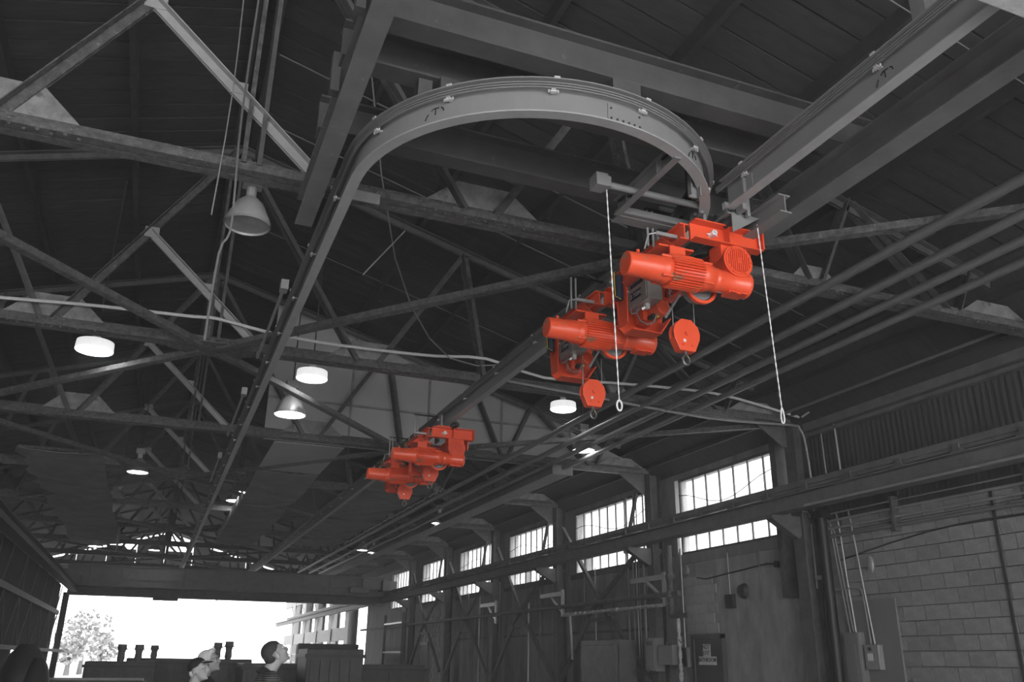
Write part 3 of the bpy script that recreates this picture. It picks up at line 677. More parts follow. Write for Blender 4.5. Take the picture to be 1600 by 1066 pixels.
    A().lathe((gx-.01, yy, z), (1, 0, 0), [(0, .09), (.02, .10), (.04, .10), (.06, .092), (.30, .10), (.31, .108), (.33, .108), (.34, .095)], 26).build('worm_housing', 'red', t, smooth=True)
    wc = Vector((3.98, yy, z+.155))
    A().lathe(wc+Vector((0, .10, 0)), (0, -1, 0), [(0, .125), (.18, .13), (.19, .137), (.205, .137)], 28).box(3.855, 4.105, yy-.06, yy+.10, z+.16, z+.32).box(3.87, 4.09, yy-.05, yy+.09, z, z+.16).build('gearbox', 'red', t, smooth=True)
    cv = A().lathe(wc+Vector((0, -.105, 0)), (0, -1, 0), [(0, .122), (.008, .118), (.009, .03), (.02, .025)], 28).build('gear_cover', 'red', t, smooth=True)
    m_ = A()
    for k in range(-5, 6):
        h = sqrt(max(.001, .105**2-(k*.019)**2)); m_.box(wc.x+k*.019-.004, wc.x+k*.019+.004, wc.y-.125, wc.y-.10, wc.z-h, wc.z+h)
    m_.build('cover_fins', 'red', cv)
    for k in range(6):
        an = 2*pi*k/6; A().cyl(wc+Vector((.118*cos(an), -.11, .118*sin(an))), wc+Vector((.118*cos(an), -.122, .118*sin(an))), .007, n=6).build('cover_bolt', 'red', cv)
    A().box(3.90, 4.06, yy-.06, yy+.05, z-.112, z-.095).box(3.90, 3.95, yy-.10, yy-.04, z-.125, z-.115).box(4.0, 4.05, yy-.10, yy-.04, z-.125, z-.115).build('sump_plate', 'red', t)
    # drum and guard
    dc = Vector((3.77, Y+.14, 4.52))
    A().lathe(dc, (0, 1, 0), [(0, .115), (.10, .115)], 28).build('rope_drum', 'grey', t, smooth=True)
    A().lathe(dc+Vector((0, -.02, 0)), (0, 1, 0), [(0, .125), (0, .15), (.03, .15), (.03, .125)], 30, cap=False).build('drum_flange', 'red', t, smooth=True)
    # rear plate & pan
    Yr = Y+1.17
    A().prism([(3.56, 5.0), (3.59, 4.50), (3.65, 4.45), (3.93, 4.45), (4.04, 4.60), (4.10, 4.98)], (0, Yr, 0), (1, 0, 0), (0, 0, 1), -.015).build('rear_plate', 'red', t)
    A().box(3.585, 3.597, Yr-.16, Yr, 4.5, 4.9).box(3.64, 3.94, Yr-.16, Yr, 4.445, 4.457).bar((3.93, Yr-.08, 4.45), (4.04, Yr-.08, 4.61), .16, .012, up=(-.8, 0, .6)).build('rear_pan', 'red', t)
    # trolley drive motor, axis along Y
    mc = Vector((3.83, Y+.78, 4.60))
    A().lathe(mc, (0, 1, 0), [(0, .055), (.008, .064), (.02, .066), (.10, .066), (.11, .071), (.13, .071), (.26, .068), (.27, .05)], 24).build('drive_motor', 'red', t, smooth=True)
    A().lathe(mc+Vector((0, .27, 0)), (0, 1, 0), [(0, .075), (.1, .075)], 16).box(3.72, 3.80, Y+.96, Y+1.1, 4.53, 4.64).build('drive_gearbox', 'red', t, smooth=True)
    A().box(3.755, 3.79, Y+.86, Y+.95, 4.525, 4.56).build('motor_rating_plate', 'dark', t)
    A().box(3.79, 3.81, Y+.84, Y+.87, 4.525, 4.537).build('yellow_tag', 'yellow', t)
    # stainless control box
    bx0, bx1, by0, by1, bz0, bz1 = 3.63, 3.78, Y+.72, Y+1.06, 4.655, 4.99
    bz0, bz1 = 4.64, 4.95
    cb = A().box(bx0, bx1, by0, by1, bz0, bz1).build('control_box', 'steel', t, bevel=.004)
    A().box(bx0-.014, bx0-.002, by0+.01, by1-.005, bz0+.01, bz1-.01).build('box_door', 'steel', cb, bevel=.003)
    A().box(bx0-.017, bx0-.014, by0+.05, by1-.07, bz0+.17, bz0+.27).build('name_label', 'blue', cb)
    A().box(bx0-.017, bx0-.014, by0+.09, by1-.07, bz0+.05, bz0+.13).build('capacity_label', 'blue', cb)
    text('SATURN', 'lettering', 'label', cb, (bx0-.018, (by0+by1)/2-.01, bz0+.22), (0, -1, 0), (0, 0, 1), .05, .001)
    text('3 TON', 'lettering', 'label', cb, (bx0-.018, (by0+by1)/2+.01, bz0+.09), (0, -1, 0), (0, 0, 1), .06, .001)
    A().cyl((bx0-.014, by1-.03, bz0+.17), (bx0-.04, by1-.03, bz0+.17), .008, n=8).build('door_latch', 'silver', cb)
    A().box(bx0+.05, bx0+.09, by0+.12, by0+.16, bz0-.05, bz0).cyl((bx0+.04, by0+.12, bz0-.045), (bx0+.02, by0+.14, bz0-.06), .014, n=8).build('cable_gland', 'silver', cb)
    A().cyl((3.50, Y+1.0, 4.70), (3.50, Y+1.0, 4.93), .042, n=14).build('brake_resistor', 'blue', t, smooth=True)
    A().tube([(3.452, Y+.99, 4.96), (3.449, Y+.98, 4.83), (3.453, Y+.98, 4.72), (3.50, Y+.96, 4.69)], .004).build('edge_trim', 'yellow', t)
    A().box(3.60, 3.61, Y+1.03, Y+1.13, 4.60, 4.68).build('makers_label', 'blue', t)
    # flexible conduits
    A().tube([(3.70, by1-.05, 4.655), (3.69, by1-.04, 4.60), (3.70, by1-.08, 4.52), (3.73, by1-.15, 4.465), (3.77, by1-.2, 4.48), (3.785, by1-.22, 4.55), (3.785, by1-.21, 4.60)], .007, 8).build('flexible_conduit', 'grey', t, smooth=True)
    A().tube([(3.65, by1-.04, 4.655), (3.63, by1-.03, 4.62), (3.635, by1-.05, 4.59), (3.66, by1-.07, 4.595), (3.70, by1-.09, 4.65)], .007, 8).build('flexible_conduit', 'grey', t, smooth=True)
    # rope anchor, beads, strike arm
    m_ = A()
    for k in range(6): m_.ell((3.745+.012*(k % 2), Y+.56, 4.72-.022*k), .011, .011, .014, n=8, k=6)
    m_.build('anchor_chain', 'galv', t, smooth=True)['kind'] = 'stuff'
    A().bar((3.88, Y+.60, 4.66), (3.86, Y+.82, 4.52), .022, .01).build('strike_arm', 'pale', t)
    A().box(3.36, 3.60, Y+.1, Y+.12, 4.90, 4.93).tube([(3.36, Y+.11, 4.915), (3.30, Y+.13, 4.90), (3.3, Y+.2, 4.80)], .008).build('collector_arm', 'galv', t)
    for s_ in (-.03, .02):
        A().cyl((3.46+s_, Y+.35, 4.92), (3.46+s_, Y+.35, 5.27), .010, n=8).build('collector_post', 'galv', t)
        A().box(3.44+s_, 3.79, Y+.33, Y+.36, 5.26, 5.275).build('collector_shoe', 'black', t)
    return t
HOIST = [(5.20, 'nearest and largest orange hoist, hanging at the switch'), (6.68, 'second orange hoist, overlapping behind the nearest one'),
         (12.30, 'upper hoist of the far pair, smaller and partly dusty'), (13.9, 'farthest and lowest orange hoist in the far pair')]
h0 = make_hoist(HOIST[0][0], HOIST[0][1])
for y, lb in HOIST[1:]:
    h = copy_tree(h0, (3.86, y, 4.4)); h['label'] = lb

def hook_block(x, y, zc, label, drop):
    t = thing('hook_block', (x, y, zc-.17), label, 'hook block', 'orange hook blocks')
    P = [(-.05, .155), (.05, .155), (.115, .09), (.13, .035), (.125, -.02), (.075, -.13), (-.075, -.13), (-.125, -.02), (-.13, .035), (-.115, .09)]
    for s_ in (-1, 1): MB().prism(P, (x, y+.035*s_+.008, zc), (1, 0, 0), (0, 0, 1), .016).build('cheek_plate', 'red', t, bevel=.005)
    MB().lathe((x, y-.028, zc+.03), (0, 1, 0), [(0, .10), (.018, .085), (.038, .085), (.056, .10)], 20).build('sheave', 'dark', t, smooth=True)
    MB().prism([(-.125, -.02), (-.075, -.13), (.075, -.13), (.125, -.02), (.11, -.01), (-.11, -.01)], (x, y+.03, zc), (1, 0, 0), (0, 0, 1), .06).build('bottom_spacer', 'red', t)
    MB().cyl((x, y-.045, zc+.025), (x, y-.058, zc+.025), .022, n=12).build('sheave_pin', 'red', t)
    for dx in (-.045, .045): MB().cyl((x+dx, y-.045, zc-.08), (x+dx, y-.055, zc-.08), .009, n=6).build('cheek_bolt', 'red', t)
    MB().box(x-.04, x-.015, y-.046, y-.0435, zc-.055, zc-.03).build('capacity_sticker', 'sign', t)
    MB().cyl((x, y, zc-.13), (x, y, zc-.155), .02, n=10).build('hook_shank', 'hook', t)
    pts = [(x+.0, y, zc-.15)]+[(x+.032*cos(a)+.004, y, zc-.20+.042*sin(a)) for a in [radians(q) for q in range(100, 391, 20)]]
    MB().tube(pts, .0115, 8).build('hook', 'hook', t, smooth=True)
    MB().bar((x+.01, y, zc-.15), (x+.036, y, zc-.19), .012, .006).build('safety_latch', 'brass', t)
    for dx, zt in ((-.105, 4.60), (.11, 4.60)):
        MB().cyl((x+dx, y, zc+.06), (x+dx*(1.0), y, zt), .0042, n=6).build('hoist_rope', 'wire', t)
    return t
hook_block(3.865, 5.75, 4.235, 'orange hook block with ring hook hanging lowest under the nearest hoist', 1)
hook_block(3.845, 7.42, 4.19, 'orange hook block hanging under the second hoist', 1)
hook_block(3.84, 13.1, 4.45, 'orange hook block drawn up close under the upper far hoist', 1)
hook_block(3.86, 14.7, 4.42, 'small orange hook block under the farthest hoist, above the tarp', 1)

# ================================================================== PIPES, CONDUITS, CABLES
for q, (x, z) in enumerate(((6.13, 5.42), (6.66, 5.42), (7.1, 5.42), (7.52, 5.42))):
    t = thing('ceiling_pipe', (x, 20, z-.04), ['first', 'second', 'third', 'fourth'][q]+' of four parallel dark pipes under the trusses, counted from the rail', 'pipe', 'parallel pipes under the trusses')
    MB().cyl((x, -3, z), (x, 42, z), .042, n=10).build('pipe', 'pipe', t, smooth=True)
    MB().cyl((x+.075, -3, z+.01), (x+.075, 42, z+.01), .026, n=8).build('tracer_line', 'pipe', t, smooth=True)
t = thing('duct_beam', (7.5, 26, 5.2), 'wide dark box beam starting at the grey partition above the far lamps', 'beam')
MB().box(7.3, 7.72, 15.95, 44, 5.3, 5.46).build('beam', 'runway', t)
MB().box(7.28, 7.74, 15.9, 15.95, 5.28, 5.48).build('end_plate', 'beam', t)
def cab(name, pts, r, mt, label, category, sub=3, n=6):
    P = [Vector(p) for p in pts]; out = []
    for i in range(len(P)-1):
        p0 = P[max(i-1, 0)]; p1 = P[i]; p2 = P[i+1]; p3 = P[min(i+2, len(P)-1)]
        for k in range(sub):
            u = k/sub; out.append(.5*((2*p1)+(-p0+p2)*u+(2*p0-5*p1+4*p2-p3)*u*u+(-p0+3*p1-3*p2+p3)*u**3))
    out.append(P[-1]); return tag(MB().tube(out, r, n).build(name, mt, smooth=True), label, category)
cab('cable', [(-3.4, 11.3, 5.7), (-2.26, 11.3, 5.75), (-1.2, 11.3, 5.82), (-.05, 11.3, 5.86), (.27, 11.3, 5.88), (.95, 11.3, 5.79), (1.64, 11.3, 5.75), (2.55, 11.3, 5.76), (3.31, 11.3, 5.79), (4.1, 11.3, 5.86), (5.04, 11.3, 5.69), (6.2, 11.3, 5.76), (7.42, 11.3, 5.82), (8.28, 11.3, 5.82), (9.17, 11.3, 5.71), (9.76, 11.25, 5.6)], .022, 'rope', 'long white cable sagging across the hall along the second truss', 'cable')
cab('conduit', [(4.3, 11.2, 5.53), (6.12, 11.2, 5.44), (7.87, 11.2, 5.36), (9.5, 11.2, 5.42), (9.7, 11.2, 5.38), (9.75, 11.15, 5.1), (9.75, 11.1, 4.3)], .02, 'galv', 'grey conduit under the second truss, turning down the nearest column', 'conduit')
cab('conduit', [(9.6, 11.0, 5.52), (9.93, 10.95, 5.74), (9.95, 10.85, 5.76), (9.95, 10.8, 5.55), (9.95, 10.72, 5.47), (9.95, 10.66, 5.3), (9.95, 10.64, 4.5), (9.95, 10.6, 4.2)], .018, 'galv', 'conduit with an S bend running down the corrugated sheeting', 'conduit')
cab('conduit', [(9.98, 11.02, 5.55), (9.98, 11.0, 4.35)], .012, 'galv', 'thin straight conduit just right of the nearest column top', 'conduit')
cab('tie_rod', [(1.0, 6.6, 8.0), (2.2, 9.5, 6.35), (3.5, 11.2, 5.75), (4.8, 11.3, 5.9)], .009, 'galv', 'thin wire sagging from the roof under the rail arch to the white cable', 'wire')
cab('rope', [(.12, 6.6, 7.6), (.12, 6.6, 6.0), (.15, 6.6, 5.3), (.16, 6.65, 4.9), (.10, 6.7, 4.72), (.09, 6.8, 4.0)], .010, 'pipe', 'loose rope hanging past the dark bell lamp', 'rope')
cab('conduit', [(9.38, 3.0, 5.6), (9.38, 11.2, 5.6)], .025, 'pipe', 'thin pipe under the roof running above the corrugated sheeting', 'pipe')
cab('rope', [(-.02, 6.6, 7.6), (.02, 6.6, 6.2), (.0, 6.6, 5.0)], .006, 'galv', 'thin line hanging left of the dark bell lamp', 'rope')
# wall conduits
V = 9.93
cab('conduit', [(9.05, 10.52, 3.94), (9.4, 11.0, 3.95), (V-.1, 11.33, 3.97), (V-.1, 11.33, 3.5), (V-.1, 11.34, 2.8)], .014, 'galv', 'conduit down the face of the nearest column from the girder', 'conduit')
cab('conduit', [(V, 11.3, 2.76), (V, 11.0, 2.76), (V, 10.58, 2.76), (V, 10.5, 2.72), (V, 10.47, 2.62), (V, 10.43, 1.95)], .015, 'galv', 'conduit crossing the dark column foot and turning down into the small switch box', 'conduit')
for q, (ya, yb, top) in enumerate(((11.0, 10.83, 3.86), (10.93, 10.76, 3.72), (10.82, 10.71, 3.95), (10.55, 10.36, 3.95))):
    pts = ([(V, ya+.3, top), (V, ya+.12, top+.01), (V, ya, top-.06)] if q < 2 else [(V, ya+.02, top)])+[(V, ya-.02, top-.3), (V, (ya+yb)/2, 2.9), (V, yb, 2.12 if q < 3 else 1.95)]
    cab('conduit', pts, .014, 'galv', ['leftmost bent conduit into the tall breaker panel', 'second bent conduit into the tall breaker panel', 'straight conduit into the right side of the tall breaker panel', 'straight conduit into the top of the small switch box'][q], 'conduit', sub=4)
for q, (z, r) in enumerate(((3.82, .02), (3.70, .02), (3.58, .03), (3.93, .012))):
    cab('wall_pipe', [(9.9, 2, z), (9.9, 7, z), (9.9, 10.9, z), (9.92, 11.15, z-.05)], r, 'galv' if q != 2 else 'pipe', ['upper', 'middle', 'lowest and thickest', 'thin topmost'][q]+' pipe on the block wall below the runway girder', 'pipe')
for q, y in enumerate((5.2, 7.4, 9.6)): tag(MB().box(9.86, 9.99, y, y+.05, 3.5, 4.0).build('pipe_bracket', 'column'), ['frontmost', 'middle', 'rear'][q]+' bracket holding the pipes to the block wall', 'bracket', 'wall pipe brackets')
cab('cable', [(9.96, 4, 3.3), (9.96, 7.5, 3.46), (9.96, 9.2, 3.42), (9.96, 10.9, 3.2)], .012, 'dark', 'dark cable sagging over the upper block courses', 'cable')
tag(MB().cyl((9.78, 11.02, .1), (9.78, 11.02, 3.92), .085, n=14).box(9.70, 9.86, 10.9, 11.14, 3.86, 3.98).build('downpipe', 'black', smooth=True), 'thick black downpipe between the nearest column and the block wall', 'pipe')
# compressed air / process pipe along the bays
t = thing('process_pipe', (9.4, 28, 2.9), 'long dark pipe running below the windows along the right wall', 'pipe')
MB().cyl((9.4, 14.7, 2.92), (9.4, 42.5, 2.94), .05, n=12).build('pipe', 'column', t, smooth=True)
for y in (15.4, 20, 24.6, 29.4): MB().cyl((9.4, y, 2.92), (9.4, y+.12, 2.92), .062, n=12).build('coupling', 'column', t, smooth=True)
MB().cyl((9.4, 15.0, 3.85), (9.4, 15.0, 2.5), .055, n=12).lathe((9.4, 15.0, 3.32), (0, 0, -1), [(0, .055), (.04, .09), (.1, .095), (.16, .06)], 12).build('riser', 'column', t, smooth=True)
MB().cyl((9.4, 15.0, 2.52), (9.4, 14.4, 2.5), .05).lathe((9.4, 15.0, 3.0), (0, 0, -1), [(0, .06), (.02, .085), (.14, .085), (.16, .06)], 12).build('elbow', 'column', t, smooth=True)
t = thing('lagged_pipe', (9.42, 17.5, 2.7), 'pale pipe with torn ragged insulation below the dark process pipe', 'pipe')
MB().cyl((9.42, 15.1, 2.74), (9.42, 20, 2.70), .02).build('pipe', 'galv', t)
y = 15.3
while y < 19.9:
    L_ = random.uniform(.1, .35); MB().cyl((9.42, y, 2.735), (9.42, y+L_, 2.73), random.uniform(.032, .042), n=9).build('lagging', 'clothp', t, smooth=True); y += L_+random.uniform(.02, .12)
MB().cyl((9.42, 19.6, 2.7), (9.42, 19.5, 1.7), .03).build('drop_leg', 'clothp', t)
t = thing('lagged_riser', (9.45, 14.85, .5), 'vertical pipe with white torn lagging beside the bathroom door column', 'pipe')
z = 2.45
MB().cyl((9.45, 14.86, 2.5), (9.45, 14.86, .5), .025).build('pipe', 'galv', t)
while z > .7: L_ = random.uniform(.08, .3); MB().cyl((9.45, 14.86, z), (9.45, 14.86, z-L_), random.uniform(.035, .055), .04, n=9).build('lagging', 'clothp', t, smooth=True); z -= L_+random.uniform(.02, .1)
for q, (y, z) in enumerate(((15.3, 3.22), (20.05, 3.19), (24.65, 3.18))):
    t = thing('jib_bracket', (9.5, y, z), 'light grey jib bracket on the '+['column beside the bathroom bay', 'next column along, above the lagged pipe', 'third column along, smallest in view'][q], 'bracket', 'light jib brackets')
    MB().box(9.38, 9.44, y, y+1.25 if q else y+1.25, z, z+.1).build('arm', 'galv', t)
    MB().bar((9.41, y+.62, z), (9.41, y+.02, z-.36), .04, .05).build('brace', 'galv', t)
    MB().box(9.39, 9.45, y-.08, y, z-.5, z+.14).build('back_plate', 'galv', t)
# wall X braces between columns below the girder
WB = [(16.4, 20.6), (21.2, 25.3), (26.0, 30.0), (30.7, 34.7)]
for q, (y0, y1) in enumerate(WB):
    t = thing('wall_bracing', (9.6, (y0+y1)/2, 0), 'dark crossed bracing in the '+['second', 'third', 'fourth', 'fifth'][q]+' bay of the right wall, counted from the block wall', 'brace', 'crossed wall bracing')
    MB().bar((9.62, y0+.1, 3.95), (9.62, y1-1.4, 2.6), .07, .09).build('diagonal', 'column', t)
    MB().bar((9.62, y1-.2, 4.9), (9.62, y0+1.6, 2.6), .07, .09).build('diagonal', 'column', t)
    MB().bar((9.62, y0+1.4, 2.58), (9.62, y1-1.7, 2.58), .08, .08).build('collar', 'column', t)
    MB().bar((9.62, y0+1.5, 2.6), (9.62, y0-.1, 1.3), .08, .1).build('knee', 'column', t)
    MB().bar((9.62, y1-1.6, 2.6), (9.62, y1, 1.2), .08, .1).build('knee', 'column', t)
    MB().bar((9.7, y0+.3, 5.2), (9.7, y0+.9, 3.95), .06, .07).build('diagonal', 'column', t)
_b = lambda w_, b_: w_+' vertical conduit in the '+b_+' window bay, counted from the block wall'
CL = ['thin conduit hugging the column right of the second window bay, nearest the column', 'second thin conduit in the bundle by that same column', 'third conduit of the bundle, rising over the second window', 'fourth conduit of the bundle, thin and long', 'fifth conduit of the bundle, short', 'thicker single conduit just left of the conduit bundle',
      _b('thin', 'second'), _b('leftmost', 'second'), _b('thicker right', 'third'), _b('short stout', 'third'), _b('leftmost', 'third'), _b('long thin', 'fourth'), _b('stout long', 'fourth'), _b('low middle', 'fourth'),
      'short conduit left of the lagged riser above the switch box', 'conduit dropping into the dark switch box beside the bathroom door', 'second conduit dropping into the dark switch box beside the bathroom door', 'very short conduit stub high on the stained plaster wall']
for q, (y, x, z0, z1, r) in enumerate([(16.5, 9.7, 1.2, 3.9, .014), (16.6, 9.72, 1.2, 3.9, .014), (16.72, 9.7, 1.2, 5.2, .014), (16.85, 9.72, 1.6, 5.2, .012), (16.98, 9.7, 1.9, 3.9, .014), (17.3, 9.75, 1.6, 5.2, .02), (19.0, 9.8, 1, 3.8, .012), (19.6, 9.8, 1, 3.8, .014),
        (22.4, 9.85, 1, 3.9, .02), (23.2, 9.85, .8, 3.2, .03), (25.2, 9.75, 1, 3.9, .02), (26.8, 9.8, 1, 5.2, .02), (27.1, 9.8, 1, 5.1, .03), (28.3, 9.85, 1, 3.8, .02), (15.5, 9.97, 1.4, 3.8, .016), (15.3, 9.86, 1.9, 3.85, .014), (15.38, 9.9, 1.9, 3.85, .014), (12.9, 9.95, 2.7, 3.6, .012)]):
    tag(MB().cyl((x, y, z0), (x, y+random.uniform(-.03, .03), z1), r, n=8).build('conduit', 'pipe' if q % 3 else 'galv', smooth=True), CL[q], 'conduit', 'vertical conduits along the right wall')
# wall equipment
t = thing('breaker_panel', (9.9, 10.73, .6), 'tall narrow grey breaker panel on the plywood board', 'electrical panel')
MB().box(9.84, 9.955, 10.57, 10.9, .6, 2.12).build('cabinet', 'grey', t, bevel=.006)
MB().box(9.828, 9.84, 10.585, 10.885, .62, 2.1).build('cover', 'grey', t, bevel=.004)
MB().box(9.822, 9.828, 10.66, 10.80, 1.0, 1.95).build('breaker_door', 'grey', t)
t = thing('switch_box', (9.9, 10.37, 1.62), 'small grey disconnect switch box right of the tall breaker panel', 'electrical box')
MB().box(9.86, 9.955, 10.24, 10.52, 1.6, 1.94).build('case', 'galv', t, bevel=.006)
MB().cyl((9.86, 10.4, 1.88), (9.845, 10.4, 1.88), .028, n=14).build('knob', 'dark', t); MB().box(9.855, 9.86, 10.36, 10.46, 1.72, 1.82).build('round_label', 'sign', t)
tag(MB().ell((9.93, 10.24, 3.08), .03, .06, .13, n=12).build('wall_lamp', 'galv', smooth=True), 'oval pale fitting on the block wall between conduits', 'fitting')
tag(MB().box(9.80, 9.83, 11.13, 11.33, 2.92, 2.99).build('column_tag', 'galv'), 'small grey plate strapped across the black downpipe', 'plate')
t = thing('outlet_box', (9.95, 13.85, 2.68), 'dark weatherproof box with round fitting on the stained plaster wall', 'electrical box')
MB().box(9.9, 9.985, 13.72, 13.95, 2.62, 2.86).build('case', 'dark', t); MB().cyl((9.95, 13.4, 2.9), (9.86, 13.4, 2.9), .14, .1, n=16).build('bell', 'dark', t, smooth=True)
MB().tube([(9.96, 13.85, 2.86), (9.96, 13.85, 3.3), (9.96, 13.85, 3.62)], .012).build('conduit', 'galv', t); MB().tube([(9.96, 14.9, 3.25), (9.96, 14.6, 3.2), (9.96, 12.7, 3.32), (9.96, 12.35, 3.28)], .014).build('conduit', 'dark', t)
tag(MB().cyl((9.9, 15.25, 3.42), (9.96, 15.25, 3.42), .09, .1, n=18).build('alarm_bell', 'galv', smooth=True), 'round pale alarm bell beside the column above the bathroom door', 'bell')
tag(MB().cyl((9.9, 12.4, 3.28), (9.97, 12.4, 3.28), .06, n=12).build('junction_box', 'dark', smooth=True), 'small round dark junction box at the end of the plaster wall conduit', 'electrical box')
t = thing('control_cabinet', (9.35, 15.8, 1.45), 'pale battered control cabinet on the wall left of the lagged riser', 'cabinet')
MB().box(9.35, 9.55, 15.6, 15.98, 1.5, 2.12).box(9.33, 9.35, 15.62, 15.96, 1.52, 2.1).build('case', 'grey', t); MB().box(9.32, 9.33, 15.7, 15.88, 1.98, 2.06).build('label_plate', 'dark', t)
t = thing('switch_box', (9.4, 15.35, 1.6), 'grey switch box straddling left of the white lagged riser', 'electrical box')
MB().box(9.36, 9.5, 15.0, 15.52, 1.62, 1.98).build('case', 'grey', t, bevel=.006); MB().tube([(9.42, 15.3, 1.98), (9.42, 15.2, 2.1), (9.42, 14.9, 2.12), (9.42, 14.72, 2.0)], .012).build('flexible_conduit', 'grey', t)
t = thing('switch_box', (9.9, 15.35, 1.6), 'dark switch box right of the white lagged riser', 'electrical box')
MB().box(9.84, 9.99, 15.22, 15.5, 1.58, 1.95).build('case', 'grey', t, bevel=.006); MB().box(9.82, 9.84, 15.24, 15.48, 1.6, 1.93).build('cover', 'dark', t)
tag(MB().box(9.1, 9.5, 16.6, 18.4, 0, 2.1).box(9.08, 9.1, 16.7, 18.3, .1, 2.0).build('machine_cabinet', 'mach', bevel=.02), 'large soot-black machine cabinet below the knee braces of the second bay', 'cabinet')

# bathroom door with signs
dr = thing('door_1', (9.95, 14.65, 0), None, None, kind='structure')
MB().box(9.93, 10.0, 14.22, 15.08, 0, 2.1).build('door_leaf', 'door', dr)
MB().box(9.9, 10.0, 14.14, 14.22, 0, 2.17).box(9.9, 10.0, 15.08, 15.16, 0, 2.17).box(9.9, 10.0, 14.14, 15.16, 2.1, 2.18).build('door_frame', 'door', dr)
s1 = MB().box(9.922, 9.93, 14.56, 14.80, 1.78, 2.0).build('sign_plate', 'sign', dr)
s2 = MB().box(9.922, 9.93, 14.38, 14.96, 1.63, 1.78).build('sign_plate', 'sign', dr)
for s_, y, z, sz in (('NOT', 14.68, 1.945, .112), ('EXIT', 14.68, 1.84, .105), ('BATHROOM', 14.67, 1.715, .105)):
    text(s_, 'lettering', 'ink', dr, (9.919, y, z), (0, -1, 0), (0, 0, 1), sz, .001)
MB().cyl((9.93, 14.3, 1.0), (9.87, 14.3, 1.0), .028, n=12).build('door_handle', 'galv', dr)
dr = thing('door_2', (9.95, 33, 0), None, None, kind='structure')
MB().box(9.93, 9.98, 33.2, 34.1, 0, 2.2).build('door_leaf', 'blockp', dr); MB().box(9.9, 9.98, 33.1, 33.2, 0, 2.3).box(9.9, 9.98, 34.1, 34.2, 0, 2.3).box(9.9, 9.98, 33.1, 34.2, 2.2, 2.3).build('door_frame', 'grey', dr)
# low yard panels at the rear right (dark gate) and rail rack
t = thing('storage_rack', (9.3, 35.4, 0), 'dark rack with two pale rungs against the far right wall', 'rack')
for z in (1.9, 3.0): MB().box(9.2, 9.26, 34.3, 37.2, z, z+.06).build('rung', 'galv', t)
for y in (34.3, 37.2): MB().box(9.2, 9.3, y, y+.08, 0, 3.4).build('upright', 'column', t)
tag(MB().box(6.3, 9.0, 41, 41.5, 0, 2.2).box(6.3, 9.0, 40.9, 41, 2.1, 2.28).build('sliding_gate', 'column'), 'dark solid sliding gate at the rear right of the hall', 'gate')

# ================================================================== CRANE BRIDGE
t = thing('crane_bridge', (3.1, 37.5, 3.87), 'wide dark overhead travelling crane bridge spanning the far end above the bright opening', 'crane')
MB().box(-3.15, 9.3, 37.4, 37.44, 4.18, 4.93).build('girder_web', 'beam', t)
MB().box(-3.15, 9.3, 37.25, 37.9, 4.15, 4.19).box(-3.15, 9.3, 37.3, 37.6, 4.9, 4.95).build('girder_flange', 'runway', t)
MB().box(-3.1, 9.3, 38.2, 38.7, 3.86, 4.3).build('rear_girder', 'column', t)
for k in range(11): MB().box(-2.4+k*1.15, -2.36+k*1.15, 37.34, 37.4, 4.19, 4.9).build('stiffener', 'runway', t)
MB().box(-3.1, 9.2, 37.3, 37.34, 4.44, 4.48).build('hand_rail', 'runway', t)
MB().box(-3.1, -2.6, 36.6, 38.9, 4.2, 4.5).build('end_carriage', 'runway', t); MB().box(8.9, 9.5, 36.6, 38.9, 4.36, 4.75).build('end_carriage', 'beam', t)
MB().box(8.1, 8.9, 36.9, 37.3, 4.4, 4.85).box(7.6, 8.4, 36.9, 37.3, 4.25, 4.5).build('drive_housing', 'beam', t, bevel=.03)
MB().box(.0, .95, 38.1, 38.6, 3.76, 3.9).build('hoist_underside', 'column', t)
for k, x in enumerate((-1.5, 1.2, 4.2, 6.6)): MB().box(x, x+.25, 37.26, 37.33, 4.3, 4.42).build('junction_box', 'beam', t)
# door post at the opening
tag(MB().box(-3.30, -3.18, 39.5, 39.75, 0, 3.95).build('door_post', 'column'), 'dark post at the left edge of the bright rear opening', 'post')

# ================================================================== HANGING TARPS
def tarp(x0, x1, y0, y1, z, label, ragged=0., mt='cloth', drop=.12, pieces=1):
    t = thing('ceiling_tarp', ((x0+x1)/2, (y0+y1)/2, z-.1), label, 'tarp', 'tarps slung under the roof')
    L_ = (y1-y0)/pieces
    for p in range(pieces):
        ya, yb = y0+p*L_+.03, y0+(p+1)*L_-.03; nx, ny = 8, 14; V_ = []; F_ = []
        for i in range(nx+1):
            for j in range(ny+1):
                u, v = i/nx, j/ny
                V_.append((x0+(x1-x0)*u+ragged*random.uniform(-1, 1)*(u == 0), ya+(yb-ya)*v, z-.10*sin(pi*v)-.05*sin(pi*u)+random.uniform(-.012, .012)))
        k = len(V_)
        V_ += [(x, y, zz+.012) for x, y, zz in V_]
        for i in range(nx):
            for j in range(ny):
                a = i*(ny+1)+j; F_.append((a, a+1, a+ny+2, a+ny+1)); F_.append((k+a, k+a+ny+1, k+a+ny+2, k+a+1))
        for j in range(ny): F_ += [(j, k+j, k+j+1, j+1), (nx*(ny+1)+j, nx*(ny+1)+j+1, k+nx*(ny+1)+j+1, k+nx*(ny+1)+j)]
        for i in range(nx): a = i*(ny+1); F_ += [(a, a+ny+1, k+a+ny+1, k+a)]
        MB().add(V_, F_).build('sheet', mt, t, smooth=True)
        MB().bar((x0, ya, z+.02), (x1, ya, z+.02), .05, .05).build('edge_batten', 'truss', t)
    return t
t = tarp(-2.9, -1.35, 19.0, 35, 5.5, 'dark sagging tarp slung under the roof at far left, frayed along one edge', .1, pieces=3)
